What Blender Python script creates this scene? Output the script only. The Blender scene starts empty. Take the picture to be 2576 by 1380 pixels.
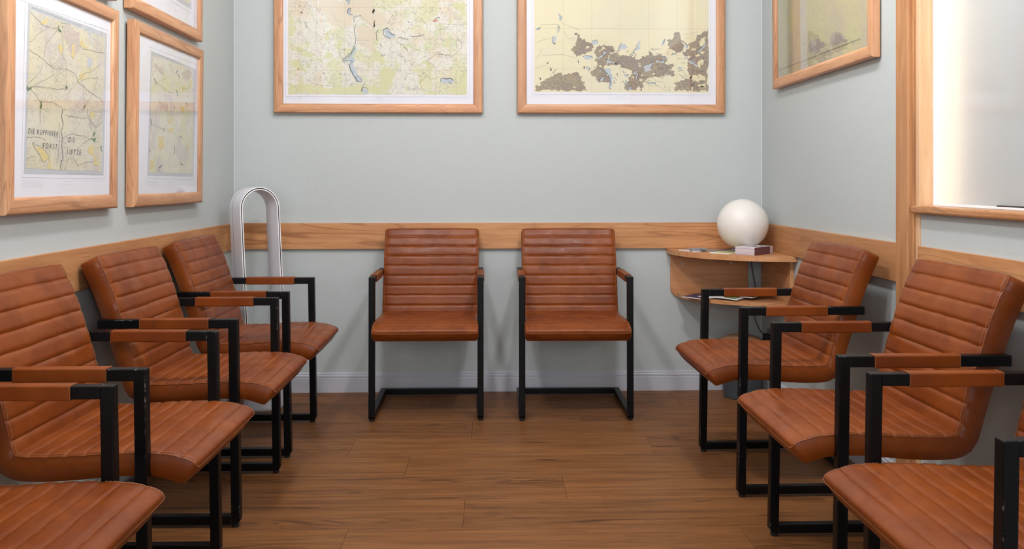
import bpy, bmesh, math, random
from math import pi, sin, cos, radians as R
from mathutils import Vector, Matrix, noise as mnoise
from mathutils.geometry import tessellate_polygon
random.seed(7)
S = bpy.context.scene
C = S.collection

# ------------------------------------------------------------------ camera
cam_d = bpy.data.cameras.new('camera'); cam = bpy.data.objects.new('camera', cam_d); C.objects.link(cam)
cam.location = (0, 0, 1.09)
cam.rotation_euler = (R(90), 0, -math.atan(58 / 2240))
cam_d.sensor_width = 36; cam_d.lens = 36 * 2130 / 2576
cam_d.shift_y = -(690 - 457) / 2576
cam_d.clip_start = 0.02
S.camera = cam
# ------------------------------------------------------------------ exposure, sky, lights
S.view_settings.view_transform = 'Standard'; S.view_settings.look = 'None'
S.view_settings.gamma = 1; S.view_settings.use_curve_mapping = False
S.view_settings.exposure = 0.0
w = bpy.data.worlds.new('sky'); S.world = w; w.use_nodes = True
w.node_tree.nodes['Background'].inputs[0].default_value = (0.80, 0.90, 1.0, 1)
w.node_tree.nodes['Background'].inputs[1].default_value = 1.2

def area(name, loc, target, sx, sy, power, col):
    l = bpy.data.lights.new(name, 'AREA'); l.shape = 'RECTANGLE'; l.size = sx; l.size_y = sy
    l.energy = power; l.color = col
    o = bpy.data.objects.new(name, l); C.objects.link(o); o.location = loc
    o.rotation_euler = (Vector(target) - Vector(loc)).to_track_quat('-Z', 'Y').to_euler()
    return o
CEIL = 2.75
def point(name, loc, power, col, size):
    l = bpy.data.lights.new(name, 'POINT'); l.energy = power; l.shadow_soft_size = size; l.color = col
    o = bpy.data.objects.new(name, l); C.objects.link(o); o.location = loc
# four opal ceiling globes in two rows (fixtures are built below)
LAMPS = [(-0.50, 3.0, 17), (0.60, 3.0, 17), (-0.50, 2.08, 54), (0.60, 2.08, 54)]
for lx, ly, pw_ in LAMPS:
    point('ceiling_globe_light', (lx, ly, CEIL - 0.12), pw_, (1.0, 0.985, 0.985), 0.085)
# daylight through the two windows behind the camera
for wx in (-0.78, 0.88):
    area('window_daylight', (wx, -1.285, 1.45), (wx * 0.6, 4.0, 1.15), 0.84, 0.98, 21, (0.97, 0.985, 1.0))
# upright strip lamp in the corridor, right behind the far end of the frosted pane
area('corridor_strip_light', (1.600, 2.765, 1.35), (1.0, 2.765, 1.35), 0.03, 0.9, 8.5, (1.0, 0.76, 0.50))
l = bpy.data.lights.new('corridor_ceiling_light', 'POINT'); l.energy = 4.6; l.shadow_soft_size = 0.15; l.color = (0.82, 0.93, 1.0)
o = bpy.data.objects.new('corridor_ceiling_light', l); C.objects.link(o); o.location = (2.1, 1.6, 2.5)

# ------------------------------------------------------------------ node helpers
class M:
    def __init__(s, name):
        s.m = bpy.data.materials.new(name); s.m.use_nodes = True
        s.t = s.m.node_tree; s.b = s.t.nodes['Principled BSDF']; s.out = s.t.nodes['Material Output']
    def n(s, typ, **kw):
        nd = s.t.nodes.new('ShaderNode' + typ)
        for k, v in kw.items():
            if k.startswith('i_'):
                key = k[2:]; key = int(key) if key.isdigit() else key.replace('_', ' ')
                s.set(nd.inputs[key], v)
            else: setattr(nd, k, v)
        return nd
    def set(s, inp, v):
        if isinstance(v, bpy.types.NodeSocket): s.t.links.new(v, inp)
        elif isinstance(v, bpy.types.Node): s.t.links.new(v.outputs[0], inp)
        else:
            if isinstance(v, (tuple, list)) and len(v) == 3 and inp.type == 'RGBA': v = (*v, 1)
            inp.default_value = v
    def math(s, op, a, b=None, c=None, clamp=False):
        nd = s.n('Math', operation=op, use_clamp=clamp); s.set(nd.inputs[0], a)
        if b is not None: s.set(nd.inputs[1], b)
        if c is not None: s.set(nd.inputs[2], c)
        return nd.outputs[0]
    def mix(s, f, a, b, mode='MIX'):
        nd = s.n('Mix', data_type='RGBA', blend_type=mode)
        s.set(nd.inputs[0], f); s.set(nd.inputs[6], a); s.set(nd.inputs[7], b)
        return nd.outputs[2]
    def coords(s, scale=(1, 1, 1), rnd=True):
        tc = s.n('TexCoord').outputs['Object']
        if rnd:
            oi = s.n('ObjectInfo').outputs['Random']
            v = s.n('Combine' + 'XYZ', i_0=s.math('MULTIPLY', oi, 31.0), i_1=s.math('MULTIPLY', oi, 17.0), i_2=s.math('MULTIPLY', oi, 23.0))
            tc = s.n('VectorMath', operation='ADD', i_0=tc, i_1=v).outputs[0]
        mp = s.n('Mapping'); s.set(mp.inputs['Vector'], tc); mp.inputs['Scale'].default_value = scale
        return mp.outputs[0]
    def noise(s, vec, scale, detail=3, rough=0.5, dist=0.0):
        nd = s.n('TexNoise'); s.set(nd.inputs['Vector'], vec)
        nd.inputs['Scale'].default_value = scale; nd.inputs['Detail'].default_value = detail
        nd.inputs['Roughness'].default_value = rough; nd.inputs['Distortion'].default_value = dist
        return nd.outputs[0]
    def ss(s, v, a, b, lo=0.0, hi=1.0):
        nd = s.n('MapRange', interpolation_type='SMOOTHSTEP'); s.set(nd.inputs[0], v)
        nd.inputs[1].default_value = a; nd.inputs[2].default_value = b
        nd.inputs[3].default_value = lo; nd.inputs[4].default_value = hi
        return nd.outputs[0]
    def bump(s, h, strength, dist=0.001, normal=None):
        nd = s.n('Bump'); s.set(nd.inputs['Height'], h); nd.inputs['Strength'].default_value = strength
        nd.inputs['Distance'].default_value = dist
        if normal is not None: s.set(nd.inputs['Normal'], normal)
        return nd.outputs[0]
    def p(s, **kw):
        for k, v in kw.items(): s.set(s.b.inputs[k.replace('_', ' ')], v)
        return s.m

def plain(name, col, rough=0.5, metal=0.0, spec=0.5, **kw):
    return M(name).p(Base_Color=col, Roughness=rough, Metallic=metal, Specular_IOR_Level=spec, **kw)

def wood(name, light, mid, dark, axis, rough=0.42, k=1.0, ring=0.5, spec=0.4, streak=0.35, tone=0.25):
    m = M(name)
    sc = [10 * k, 10 * k, 10 * k]; sc['XYZ'.index(axis)] = 0.9 * k
    v = m.coords(tuple(sc))
    n0 = m.noise(v, 0.55, 2, 0.5, 0.6)
    band = m.math('PINGPONG', m.math('MULTIPLY', n0, 22.0), 1.0)
    band = m.ss(band, 0.0, 0.34, 1.0, 0.0)
    n1 = m.noise(v, 2.2, 6, 0.62, 0.4)
    sc2 = [90 * k, 90 * k, 90 * k]; sc2['XYZ'.index(axis)] = 3.2 * k
    v2 = m.coords(tuple(sc2))
    n2 = m.noise(v2, 1.6, 4, 0.7)
    pores = m.ss(n2, 0.56, 0.72)
    patch = m.ss(m.noise(v, 0.35, 2), 0.35, 0.65)
    c = m.mix(m.ss(n1, 0.3, 0.7), light, mid)
    c = m.mix(m.math('MULTIPLY', m.math('MULTIPLY', band, patch), ring), c, dark)
    c = m.mix(m.math('MULTIPLY', pores, streak), c, dark)
    if tone:
        oi = m.n('ObjectInfo').outputs['Random']
        f = m.math('ADD', 1.0 - tone / 2, m.math('MULTIPLY', oi, tone))
        c = m.mix(1.0, c, m.n('CombineColor', i_0=f, i_1=f, i_2=f).outputs[0], 'MULTIPLY')
    return m.p(Base_Color=c, Roughness=m.ss(n2, 0.3, 0.8, rough - 0.06, rough + 0.12), Specular_IOR_Level=spec,
               Normal=m.bump(n2, 0.25, 0.0006))

OAK = dict(light=(0.55, 0.275, 0.120), mid=(0.43, 0.190, 0.075), dark=(0.21, 0.078, 0.028), k=1.35, ring=0.62, streak=0.45)
oakX = wood('oak_grain_x', **OAK, axis='X'); oakY = wood('oak_grain_y', **OAK, axis='Y'); oakZ = wood('oak_grain_z', **OAK, axis='Z')
oak_frame_x = wood('frame_oak_x', (0.60, 0.325, 0.175), (0.49, 0.240, 0.122), (0.24, 0.098, 0.042), 'X', 0.38, 1.9, 0.55, 0.4, 0.5)
oak_frame_z = wood('frame_oak_z', (0.60, 0.325, 0.175), (0.49, 0.240, 0.122), (0.24, 0.098, 0.042), 'Z', 0.38, 1.9, 0.55, 0.4, 0.5)
def floor_mat():
    m = M('floor_plank_wood'); v = m.coords((1.1, 13, 13)); v2 = m.coords((5, 190, 190)); v3 = m.coords((1.7, 34, 34))
    n0 = m.noise(v, .8, 3, .5, .8); n1 = m.noise(v3, 1.3, 6, .68, .5); n2 = m.noise(v2, 1.2, 4, .7)
    c = m.mix(m.ss(n1, .34, .66), (0.245, 0.102, 0.033), (0.155, 0.059, 0.019))
    band = m.ss(m.math('PINGPONG', m.math('MULTIPLY', n0, 30.0), 1.0), 0.0, .5, 1.0, 0.0)
    c = m.mix(m.math('MULTIPLY', m.math('MULTIPLY', band, m.ss(m.noise(v, .5, 2), .50, .68)), .7), c, (0.040, 0.014, 0.007))
    c = m.mix(m.math('MULTIPLY', m.ss(m.noise(v3, .9, 5, .7, 1.2), .56, .70), .75), c, (0.042, 0.014, 0.007))
    c = m.mix(m.math('MULTIPLY', m.ss(n2, .5, .75), .45), c, (0.060, 0.022, 0.010))
    oi = m.n('ObjectInfo').outputs['Random']; f = m.math('ADD', .93, m.math('MULTIPLY', oi, .14))
    c = m.mix(1.0, c, m.n('CombineColor', i_0=f, i_1=f, i_2=f).outputs[0], 'MULTIPLY')
    return m.p(Base_Color=c, Roughness=m.ss(n2, .3, .8, .40, .54), Specular_IOR_Level=.22, Normal=m.bump(n2, .3, .0005))
plankM = floor_mat()
gapM = plain('floor_joint_dark', (0.045, 0.02, 0.009), 0.9)

def wall_mat(name, col):
    m = M(name); v = m.coords(rnd=False)
    a = m.noise(v, 260, 2, 0.6); b = m.noise(v, 55, 4, 0.6); big = m.noise(v, 1.3, 2)
    c = m.mix(m.math('MULTIPLY', m.ss(b, 0.3, 0.7), 0.25), col, tuple(x * 0.93 for x in col))
    c = m.mix(m.math('MULTIPLY', big, 0.12), c, tuple(x * 0.9 for x in col))
    return m.p(Base_Color=c, Roughness=0.72, Specular_IOR_Level=0.25,
               Normal=m.bump(m.math('ADD', a, m.math('MULTIPLY', b, 1.2)), 0.35, 0.0012))
wallM = wall_mat('painted_wallcovering', (0.50, 0.54, 0.54))
ceilM = wall_mat('ceiling_paint', (0.5, 0.5, 0.5))
skirtM = plain('skirting_lacquer', (0.55, 0.56, 0.62), 0.4)

def leather_mat(name, c1, c2, c3, rough=0.33):
    m = M(name); v = m.coords()
    big = m.noise(v, 5.0, 3, 0.55, 0.3); med = m.noise(v, 17, 4, 0.6, 0.4)
    fine = m.noise(v, 420, 2, 0.6); grain = m.n('TexVoronoi', feature='F1'); m.set(grain.inputs['Vector'], v); grain.inputs['Scale'].default_value = 480
    c = m.mix(m.ss(big, 0.32, 0.68), c1, c2)
    c = m.mix(m.math('MULTIPLY', m.ss(med, 0.50, 0.80), 0.35), c, c3)
    h = m.math('ADD', m.math('MULTIPLY', grain.outputs[0], 0.4), m.math('MULTIPLY', fine, 0.3))
    nb = m.bump(h, 0.22, 0.0005)
    nb = m.bump(med, 0.30, 0.0016, nb)
    cr = m.noise(m.coords((6, 22, 22)), 1.3, 4, 0.55, 0.6); msk = m.ss(m.noise(v, 3.0, 2), 0.56, 0.66)
    nb = m.bump(m.math('MULTIPLY', m.ss(m.math('ABSOLUTE', m.math('SUBTRACT', cr, 0.5)), 0.0, 0.03), msk), 0.10, 0.0008, nb)
    return m.p(Base_Color=c, Roughness=m.ss(med, 0.3, 0.75, rough - 0.04, rough + 0.12), Specular_IOR_Level=0.30, Normal=nb)
leather = leather_mat('saddle_leather', (0.222, 0.0500, 0.0052), (0.152, 0.0300, 0.0032), (0.070, 0.0125, 0.0022))
piping_leather = leather_mat('piping_leather', (0.26, 0.078, 0.022), (0.20, 0.053, 0.014), (0.12, 0.03, 0.009))
threadM = plain('pale_stitching_thread', (0.33, 0.14, 0.07), 0.6)

def worn_black():
    m = M('black_powder_coat'); v = m.coords()
    bv = m.n('Bevel', samples=4); bv.inputs['Radius'].default_value = 0.004
    g = m.n('NewGeometry')
    d = m.n('VectorMath', operation='DOT_PRODUCT', i_0=bv.outputs[0], i_1=g.outputs['Normal']).outputs['Value']
    edge = m.ss(d, 0.995, 0.90)
    chips = m.math('MULTIPLY', m.ss(m.noise(v, 7, 3, 0.6), 0.56, 0.66), m.ss(m.noise(v, 130, 4, 0.7), 0.5, 0.62))
    f = m.math('MULTIPLY', edge, chips, clamp=True)
    c = m.mix(f, (0.0028, 0.0028, 0.0034), (0.42, 0.40, 0.37))
    return m.p(Base_Color=c, Roughness=0.36, Specular_IOR_Level=0.20, Normal=m.bump(m.noise(v, 500, 2), 0.1, 0.0005))
blackM = worn_black()
rubberM = plain('black_rubber', (0.008, 0.008, 0.008), 0.7)
whiteM = plain('fan_white_plastic', (0.70, 0.69, 0.735), 0.32)
fan_edge = plain('fan_front_edge_white', (0.88, 0.88, 0.90), 0.25)
fan_black = plain('fan_black_slot', (0.006, 0.006, 0.006), 0.4)
fan_seam = plain('fan_seam_grey', (0.22, 0.22, 0.25), 0.5)
opalM = M('opal_globe').p(Base_Color=(0.80, 0.765, 0.72), Roughness=0.38, Specular_IOR_Level=0.5)
greyplastic = plain('grey_plastic', (0.20, 0.22, 0.24), 0.45)
binM = plain('bin_grey_plastic', (0.055, 0.063, 0.075), 0.5)
lidM = wood('bin_lid_cork', (0.44, 0.24, 0.13), (0.36, 0.18, 0.09), (0.22, 0.1, 0.05), 'X')
chrome = plain('brushed_steel', (0.55, 0.55, 0.55), 0.3, 1.0)
paperM = plain('white_paper', (0.80, 0.80, 0.86), 0.6, spec=0.2)
inkM = plain('printing_ink', (0.10, 0.10, 0.10), 0.7)

# ------------------------------------------------------------------ mesh helpers
def link(name, me, mat=None, parent=None, smooth=False):
    o = bpy.data.objects.new(name, me); C.objects.link(o)
    if mat: me.materials.append(mat)
    if smooth:
        for p in me.polygons: p.use_smooth = True
    if parent: o.parent = parent
    return o
def from_bm(name, bm, mat=None, parent=None, smooth=False):
    bmesh.ops.recalc_face_normals(bm, faces=bm.faces)
    me = bpy.data.meshes.new(name); bm.to_mesh(me); bm.free()
    return link(name, me, mat, parent, smooth)
def from_py(name, vs, fs, mat=None, parent=None, smooth=False):
    me = bpy.data.meshes.new(name); me.from_pydata(vs, [], fs); me.update()
    bm = bmesh.new(); bm.from_mesh(me); bmesh.ops.recalc_face_normals(bm, faces=bm.faces); bm.to_mesh(me); bm.free()
    return link(name, me, mat, parent, smooth)
def bm_box(bm, a, b, bev=0.0, seg=2):
    r = bmesh.ops.create_cube(bm, size=1)
    for v in r['verts']:
        v.co = Vector([(a[i] + b[i]) / 2 + v.co[i] * (b[i] - a[i]) for i in range(3)])
    if bev:
        es = list({e for v in r['verts'] for e in v.link_edges})
        bmesh.ops.bevel(bm, geom=es, offset=bev, segments=seg, profile=0.5, affect='EDGES')
def box(name, a, b, mat, parent=None, bev=0.0, seg=2):
    bm = bmesh.new(); bm_box(bm, a, b, bev, seg); return from_bm(name, bm, mat, parent)
def prism(name, pts, axis, lo, hi, mat, parent=None, bev=0.0, seg=2):
    """polygon pts (in the two other axes, order kept) extruded along axis"""
    bm = bmesh.new(); idx = [i for i in range(3) if i != axis]; rings = []
    for t in (lo, hi):
        ring = []
        for p in pts:
            co = [0, 0, 0]; co[axis] = t; co[idx[0]] = p[0]; co[idx[1]] = p[1]; ring.append(bm.verts.new(co))
        rings.append(ring)
    n = len(pts)
    bm.faces.new(rings[0]); bm.faces.new(rings[1][::-1])
    for i in range(n): bm.faces.new((rings[0][i], rings[1][i], rings[1][(i + 1) % n], rings[0][(i + 1) % n]))
    if bev: bmesh.ops.bevel(bm, geom=list(bm.edges), offset=bev, segments=seg, profile=0.5, affect='EDGES')
    return from_bm(name, bm, mat, parent)
def tube_data(pts, r, seg=8, closed=False):
    pts = [Vector(p) for p in pts]; n = len(pts); vs = []; fs = []; up = None
    for i, p in enumerate(pts):
        a = pts[i - 1] if (i > 0 or closed) else p; b = pts[(i + 1) % n] if (i < n - 1 or closed) else p
        t = (b - a).normalized()
        if up is None: up = t.orthogonal().normalized()
        up = (up - t * up.dot(t)).normalized(); s = t.cross(up)
        for k in range(seg):
            q = 2 * pi * k / seg; vs.append(p + up * (r * cos(q)) + s * (r * sin(q)))
    for i in range(n if closed else n - 1):
        for k in range(seg):
            j = (i + 1) % n
            fs.append((i * seg + k, i * seg + (k + 1) % seg, j * seg + (k + 1) % seg, j * seg + k))
    if not closed: fs += [tuple(range(seg)), tuple((n - 1) * seg + k for k in range(seg))]
    return vs, fs
def tube(name, pts, r, mat, parent=None, seg=8, closed=False):
    vs, fs = tube_data(pts, r, seg, closed); return from_py(name, vs, fs, mat, parent, True)
def lathe(name, prof, mat, parent=None, seg=48, smooth=True, off=(0, 0, 0)):
    vs = []; fs = []; n = len(prof)
    for k in range(seg):
        q = 2 * pi * k / seg
        for r, z in prof: vs.append((off[0] + r * cos(q), off[1] + r * sin(q), off[2] + z))
    for k in range(seg):
        j = (k + 1) % seg
        for i in range(n - 1): fs.append((k * n + i, j * n + i, j * n + i + 1, k * n + i + 1))
    me = bpy.data.meshes.new(name); me.from_pydata(vs, [], fs)
    bm = bmesh.new(); bm.from_mesh(me); bmesh.ops.remove_doubles(bm, verts=bm.verts, dist=1e-6)
    bmesh.ops.recalc_face_normals(bm, faces=bm.faces); bm.to_mesh(me); bm.free()
    o = link(name, me, mat, parent, smooth); 
    if smooth: me.set_sharp_from_angle(angle=R(35))
    return o
def catmull(pts, n):
    P = [Vector(p) for p in pts]; P = [P[0] * 2 - P[1]] + P + [P[-1] * 2 - P[-2]]; out = []
    for i in range(1, len(P) - 2):
        for k in range(12):
            t = k / 12; a, b, c, d = P[i - 1:i + 3]
            out.append(0.5 * ((2 * b) + (c - a) * t + (2 * a - 5 * b + 4 * c - d) * t * t + (3 * b - a - 3 * c + d) * t ** 3))
    out.append(P[-2]); L = [0]
    for i in range(1, len(out)): L.append(L[-1] + (out[i] - out[i - 1]).length)
    res = []; j = 0
    for k in range(n):
        s = L[-1] * k / (n - 1)
        while j < len(L) - 2 and L[j + 1] < s: j += 1
        f = (s - L[j]) / max(1e-9, L[j + 1] - L[j]); res.append(out[j].lerp(out[j + 1], min(1, max(0, f))))
    return res, L[-1]

# ------------------------------------------------------------------ object bookkeeping
def thing(name, label, cat, loc=(0, 0, 0), rz=0.0, group=None):
    o = bpy.data.objects.new(name, None); o.empty_display_size = 0.05; C.objects.link(o)
    o.location = loc; o.rotation_euler = (0, 0, rz); o['label'] = label; o['category'] = cat
    if group: o['group'] = group
    return o
def tag(o, label, cat, group=None):
    o['label'] = label; o['category'] = cat
    if group: o['group'] = group
    return o
def struct(o): o['kind'] = 'structure'; return o
def copy_tree(o, parent=None):
    c = o.copy(); C.objects.link(c); c.parent = parent
    for ch in list(o.children): copy_tree(ch, c)
    return c

# ------------------------------------------------------------------ room shell
XL, XR, YB, YF = -1.325, 1.430, 4.420, -1.300
T = 0.12
struct(box('wall_left', (XL - T, YF, 0), (XL, YB, CEIL), wallM))
struct(box('wall_back', (XL - T, YB, 0), (XR + T, YB + T, CEIL), wallM))
struct(box('ceiling', (XL - T, YF - T, CEIL), (2.6, YB + T, CEIL + 0.1), ceilM))
# right wall: solid beyond the post, low wall under the frosted pane, header and near part
YP = 2.775
bm = bmesh.new()
bm_box(bm, (XR, YP + 0.024, 0), (XR + T, YB, CEIL))
bm_box(bm, (XR, 0.2, 0), (XR + 0.10, YP, 0.985))
bm_box(bm, (XR, 0.2, 2.15), (XR + 0.10, YP, CEIL))
bm_box(bm, (XR, YF, 0), (XR + T, 0.2, CEIL))
struct(from_bm('wall_right', bm, wallM))
bm = bmesh.new()   # wall behind the camera with its two window openings
bm_box(bm, (XL - T, YF - T, 0), (XR + T, YF, 0.90)); bm_box(bm, (XL - T, YF - T, 2.00), (XR + T, YF, CEIL))
for x0, x1 in ((XL - T, -1.24), (-0.32, 0.42), (1.34, XR + T)): bm_box(bm, (x0, YF - T, 0.90), (x1, YF, 2.00))
struct(from_bm('wall_front', bm, wallM))
for k, wx in ((2, -0.78), (3, 0.88)):
    wn = thing('window_%d' % k, ('left' if k == 2 else 'right') + ' daylight window in the wall behind the camera', 'window', (wx, YF - 0.07, 0.90)); struct(wn)
    for p, q in (((-.46, 0, 0), (.46, .05, .05)), ((-.46, 0, 1.05), (.46, .05, 1.10)), ((-.46, 0, .05), (-.41, .05, 1.05)), ((.41, 0, .05), (.46, .05, 1.05))):
        box('window_frame', p, q, fan_edge, wn, .004)
# neighbouring corridor seen only as brightness through the frosted pane
struct(box('wall_corridor', (2.45, -0.2, 0), (2.55, YB, CEIL), ceilM))
struct(box('floor_corridor', (XR + 0.13, -0.2, -0.02), (2.45, YB, 0), gapM))

# floor: single planks, grain left to right
PW, PL = 0.2355, 1.234
fl = bpy.data.objects.new('floor', None); C.objects.link(fl); fl['kind'] = 'structure'
struct(fl)
box('subfloor', (XL - T, YF - T, -0.06), (XR + T, YB + T, -0.0045), gapM, fl)
joints = {0: -0.445, 1: -0.086, 2: 0.266, 3: -0.319, 4: -0.569, 5: -0.079, 6: 0.416, 7: 0.940}
def plank(x0, x1, y0, y1):
    g = 0.0004; bm = bmesh.new(); bm_box(bm, (x0 + g, y0 + g, -0.008), (x1 - g, y1 - g, 0.0))
    es = [e for e in bm.edges if all(v.co.z > -0.001 for v in e.verts)]
    bmesh.ops.bevel(bm, geom=es, offset=0.0004, segments=1, affect='EDGES')
    o = from_bm('plank', bm, plankM, fl); return o
for r_ in range(-17, 8):
    y0 = 2.672 + PW * r_ - 0.236; y1 = y0 + PW
    # row r_ spans from boundary r_-1 to r_
    j = joints.get(r_, random.uniform(-0.6, 0.6)); x = j
    while x > XL: x -= PL
    y1c = min(y1, YB)
    if y0 >= YB: continue
    y0c = max(y0, YF)
    while x < XR:
        a, b = max(x, XL), min(x + PL, XR)
        if b - a > 0.02: plank(a, b, y0c, y1c)
        x += PL
if 2.672 + PW * 7 - 0.0 < YB:
    y0 = 2.672 + PW * 7
    for a, b in ((XL, -0.3), (-0.3, 0.934), (0.934, XR)): plank(a, b, y0, YB)

# baseboards with the double groove
def skirting(name, p0, p1, nrm):
    prof = [(0, 0), (.016, 0), (.016, .0725), (.0125, .0745), (.0125, .0765), (.0145, .078), (.0145, .0875), (.0095, .0895), (.0095, .0915), (.0105, .097), (.006, .100), (0, .100)]
    vs = []; n = len(prof)
    for p in (p0, p1):
        for d, z in prof: vs.append((p[0] + nrm[0] * d, p[1] + nrm[1] * d, z))
    fs = [(i, (i + 1) % n, n + (i + 1) % n, n + i) for i in range(n)] + [tuple(range(n)), tuple(range(n, 2 * n))]
    struct(from_py(name, vs, fs, skirtM))
skirting('baseboard_back', (XL, YB), (XR, YB), (0, -1))
skirting('baseboard_left', (XL, YF), (XL, YB - .016), (1, 0))
skirting('baseboard_right', (XR, 2.892), (XR, YB - .016), (-1, 0))
skirting('baseboard_right', (XR, YF), (XR, YP), (-1, 0))
# oak wall rails
RZ0, RZ1 = 0.742, 0.877
struct(box('trim_1', (XL + .015, YB - .018, RZ0), (XR - .017, YB, RZ1), oakX, None, .0015))
struct(box('trim_2', (XL, YF, RZ0), (XL + .015, YB, RZ1), oakY, None, .0015))
struct(box('trim_3', (XR - .017, 2.890, RZ0), (XR, YB, RZ1), oakY, None, .0015))
struct(box('trim_4', (XR - .012, YF, RZ0), (XR, YP, RZ1), oakY, None, .0015))
# post (casing) beside the pane and the jamb behind it
struct(box('trim_5', (XR - .030, 2.806, 0), (XR + .005, 2.892, CEIL), oakZ, None, .006, 3))
struct(box('trim_6', (XR - .014, 2.799, 0), (XR + .02, 2.808, CEIL), oakZ, None, .003))
# fine pale line of sealant in the two room corners
sealM = plain('corner_sealant', (0.66, 0.70, 0.70), 0.5)
struct(box('trim_7', (XL, YB - .0025, .1), (XL + .0025, YB, CEIL), sealM))
struct(box('trim_8', (XR - .0025, YB - .0025, .1), (XR, YB, CEIL), sealM))

# ------------------------------------------------------------------ frosted interior window on the right
win = thing('window_1', 'frosted interior window with oak jamb and oak sill on the right', 'window', (XR, YP, 0)); struct(win)
jambM = wood('jamb_pale_oak_glow', (0.74, 0.50, 0.31), (0.64, 0.40, 0.23), (0.42, 0.22, 0.11), 'Z', 0.35, 1.6, 0.35)  # pale oak, its colour lightened further to carry the glow from the pane
box('jamb', (-0.006, 0.0, 0.0), (0.055, 0.024, CEIL), jambM, win, .002)
box('jamb', (-0.006, -2.58, 0.985), (0.055, -2.556, 2.15), oakZ, win, .002)
box('head_jamb', (-0.006, -2.556, 2.126), (0.055, 0.0, 2.15), oakY, win, .002)
sillo = box('window_sill', (-0.028, -2.56, 0.985), (0.075, 0.018, 1.0105), wood('sill_oak', **OAK, axis='Y', rough=0.28), win, .008, 3)
def frosted():
    m = M('frosted_glass'); v = m.coords(rnd=False)
    nb = m.bump(m.noise(v, 300, 2), 0.03, 0.0005)
    tr = m.n('BsdfTranslucent', i_Color=(0.92, 0.92, 0.92)); di = m.n('BsdfDiffuse', i_Color=(0.72, 0.75, 0.76))
    gl = m.n('BsdfGlossy', i_Color=(1, 1, 1)); gl.inputs['Roughness'].default_value = 0.06
    a = m.n('MixShader', i_0=0.55); m.set(a.inputs[1], di); m.set(a.inputs[2], tr)
    fr = m.n('Fresnel'); fr.inputs['IOR'].default_value = 1.45; m.set(fr.inputs['Normal'], nb)
    b = m.n('MixShader', i_0=fr); m.set(b.inputs[1], a); m.set(b.inputs[2], gl)
    m.set(m.out.inputs[0], b); return m.m
box('pane', (0.046, -2.553, 1.012), (0.052, -0.003, 2.125), frosted(), win)
box('glazing_bead', (0.040, -0.0065, 1.0105), (0.046, -0.0005, 2.126), fan_edge, win)
box('bottom_rail', (0.037, -2.55, 1.0106), (0.046, -0.006, 1.0185), fan_edge, win, .001)
box('dark_gap_strip', (0.0362, -2.55, 1.0186), (0.047, -0.36, 1.0216), rubberM, win)  # black strip added to stand for the dark gap under the glass

# ceiling pendants (out of frame, they carry the ceiling lights)
shadeM = M('pendant_shade_clear'); _t = shadeM.n('BsdfTransparent'); shadeM.set(shadeM.out.inputs[0], _t); shadeM = shadeM.m
for i, (lx, ly, pw_) in enumerate(LAMPS):
    t = thing('ceiling_light', 'clear round ceiling light on the ' + ('left' if i % 2 == 0 else 'right') + (' of the ceiling toward the back wall' if i < 2 else ' of the ceiling nearer the camera'), 'ceiling light', (lx, ly, CEIL))
    lathe('canopy', [(0, 0), (.05, 0), (.05, -.015), (.03, -.02), (.03, -.025), (0, -.025)], fan_edge, t, 24)
    lathe('shade', [(.10 * sin(pi * k / 16 + .001), -.12 + .10 * cos(pi * k / 16)) for k in range(2, 17)], shadeM, t, 24)
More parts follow.
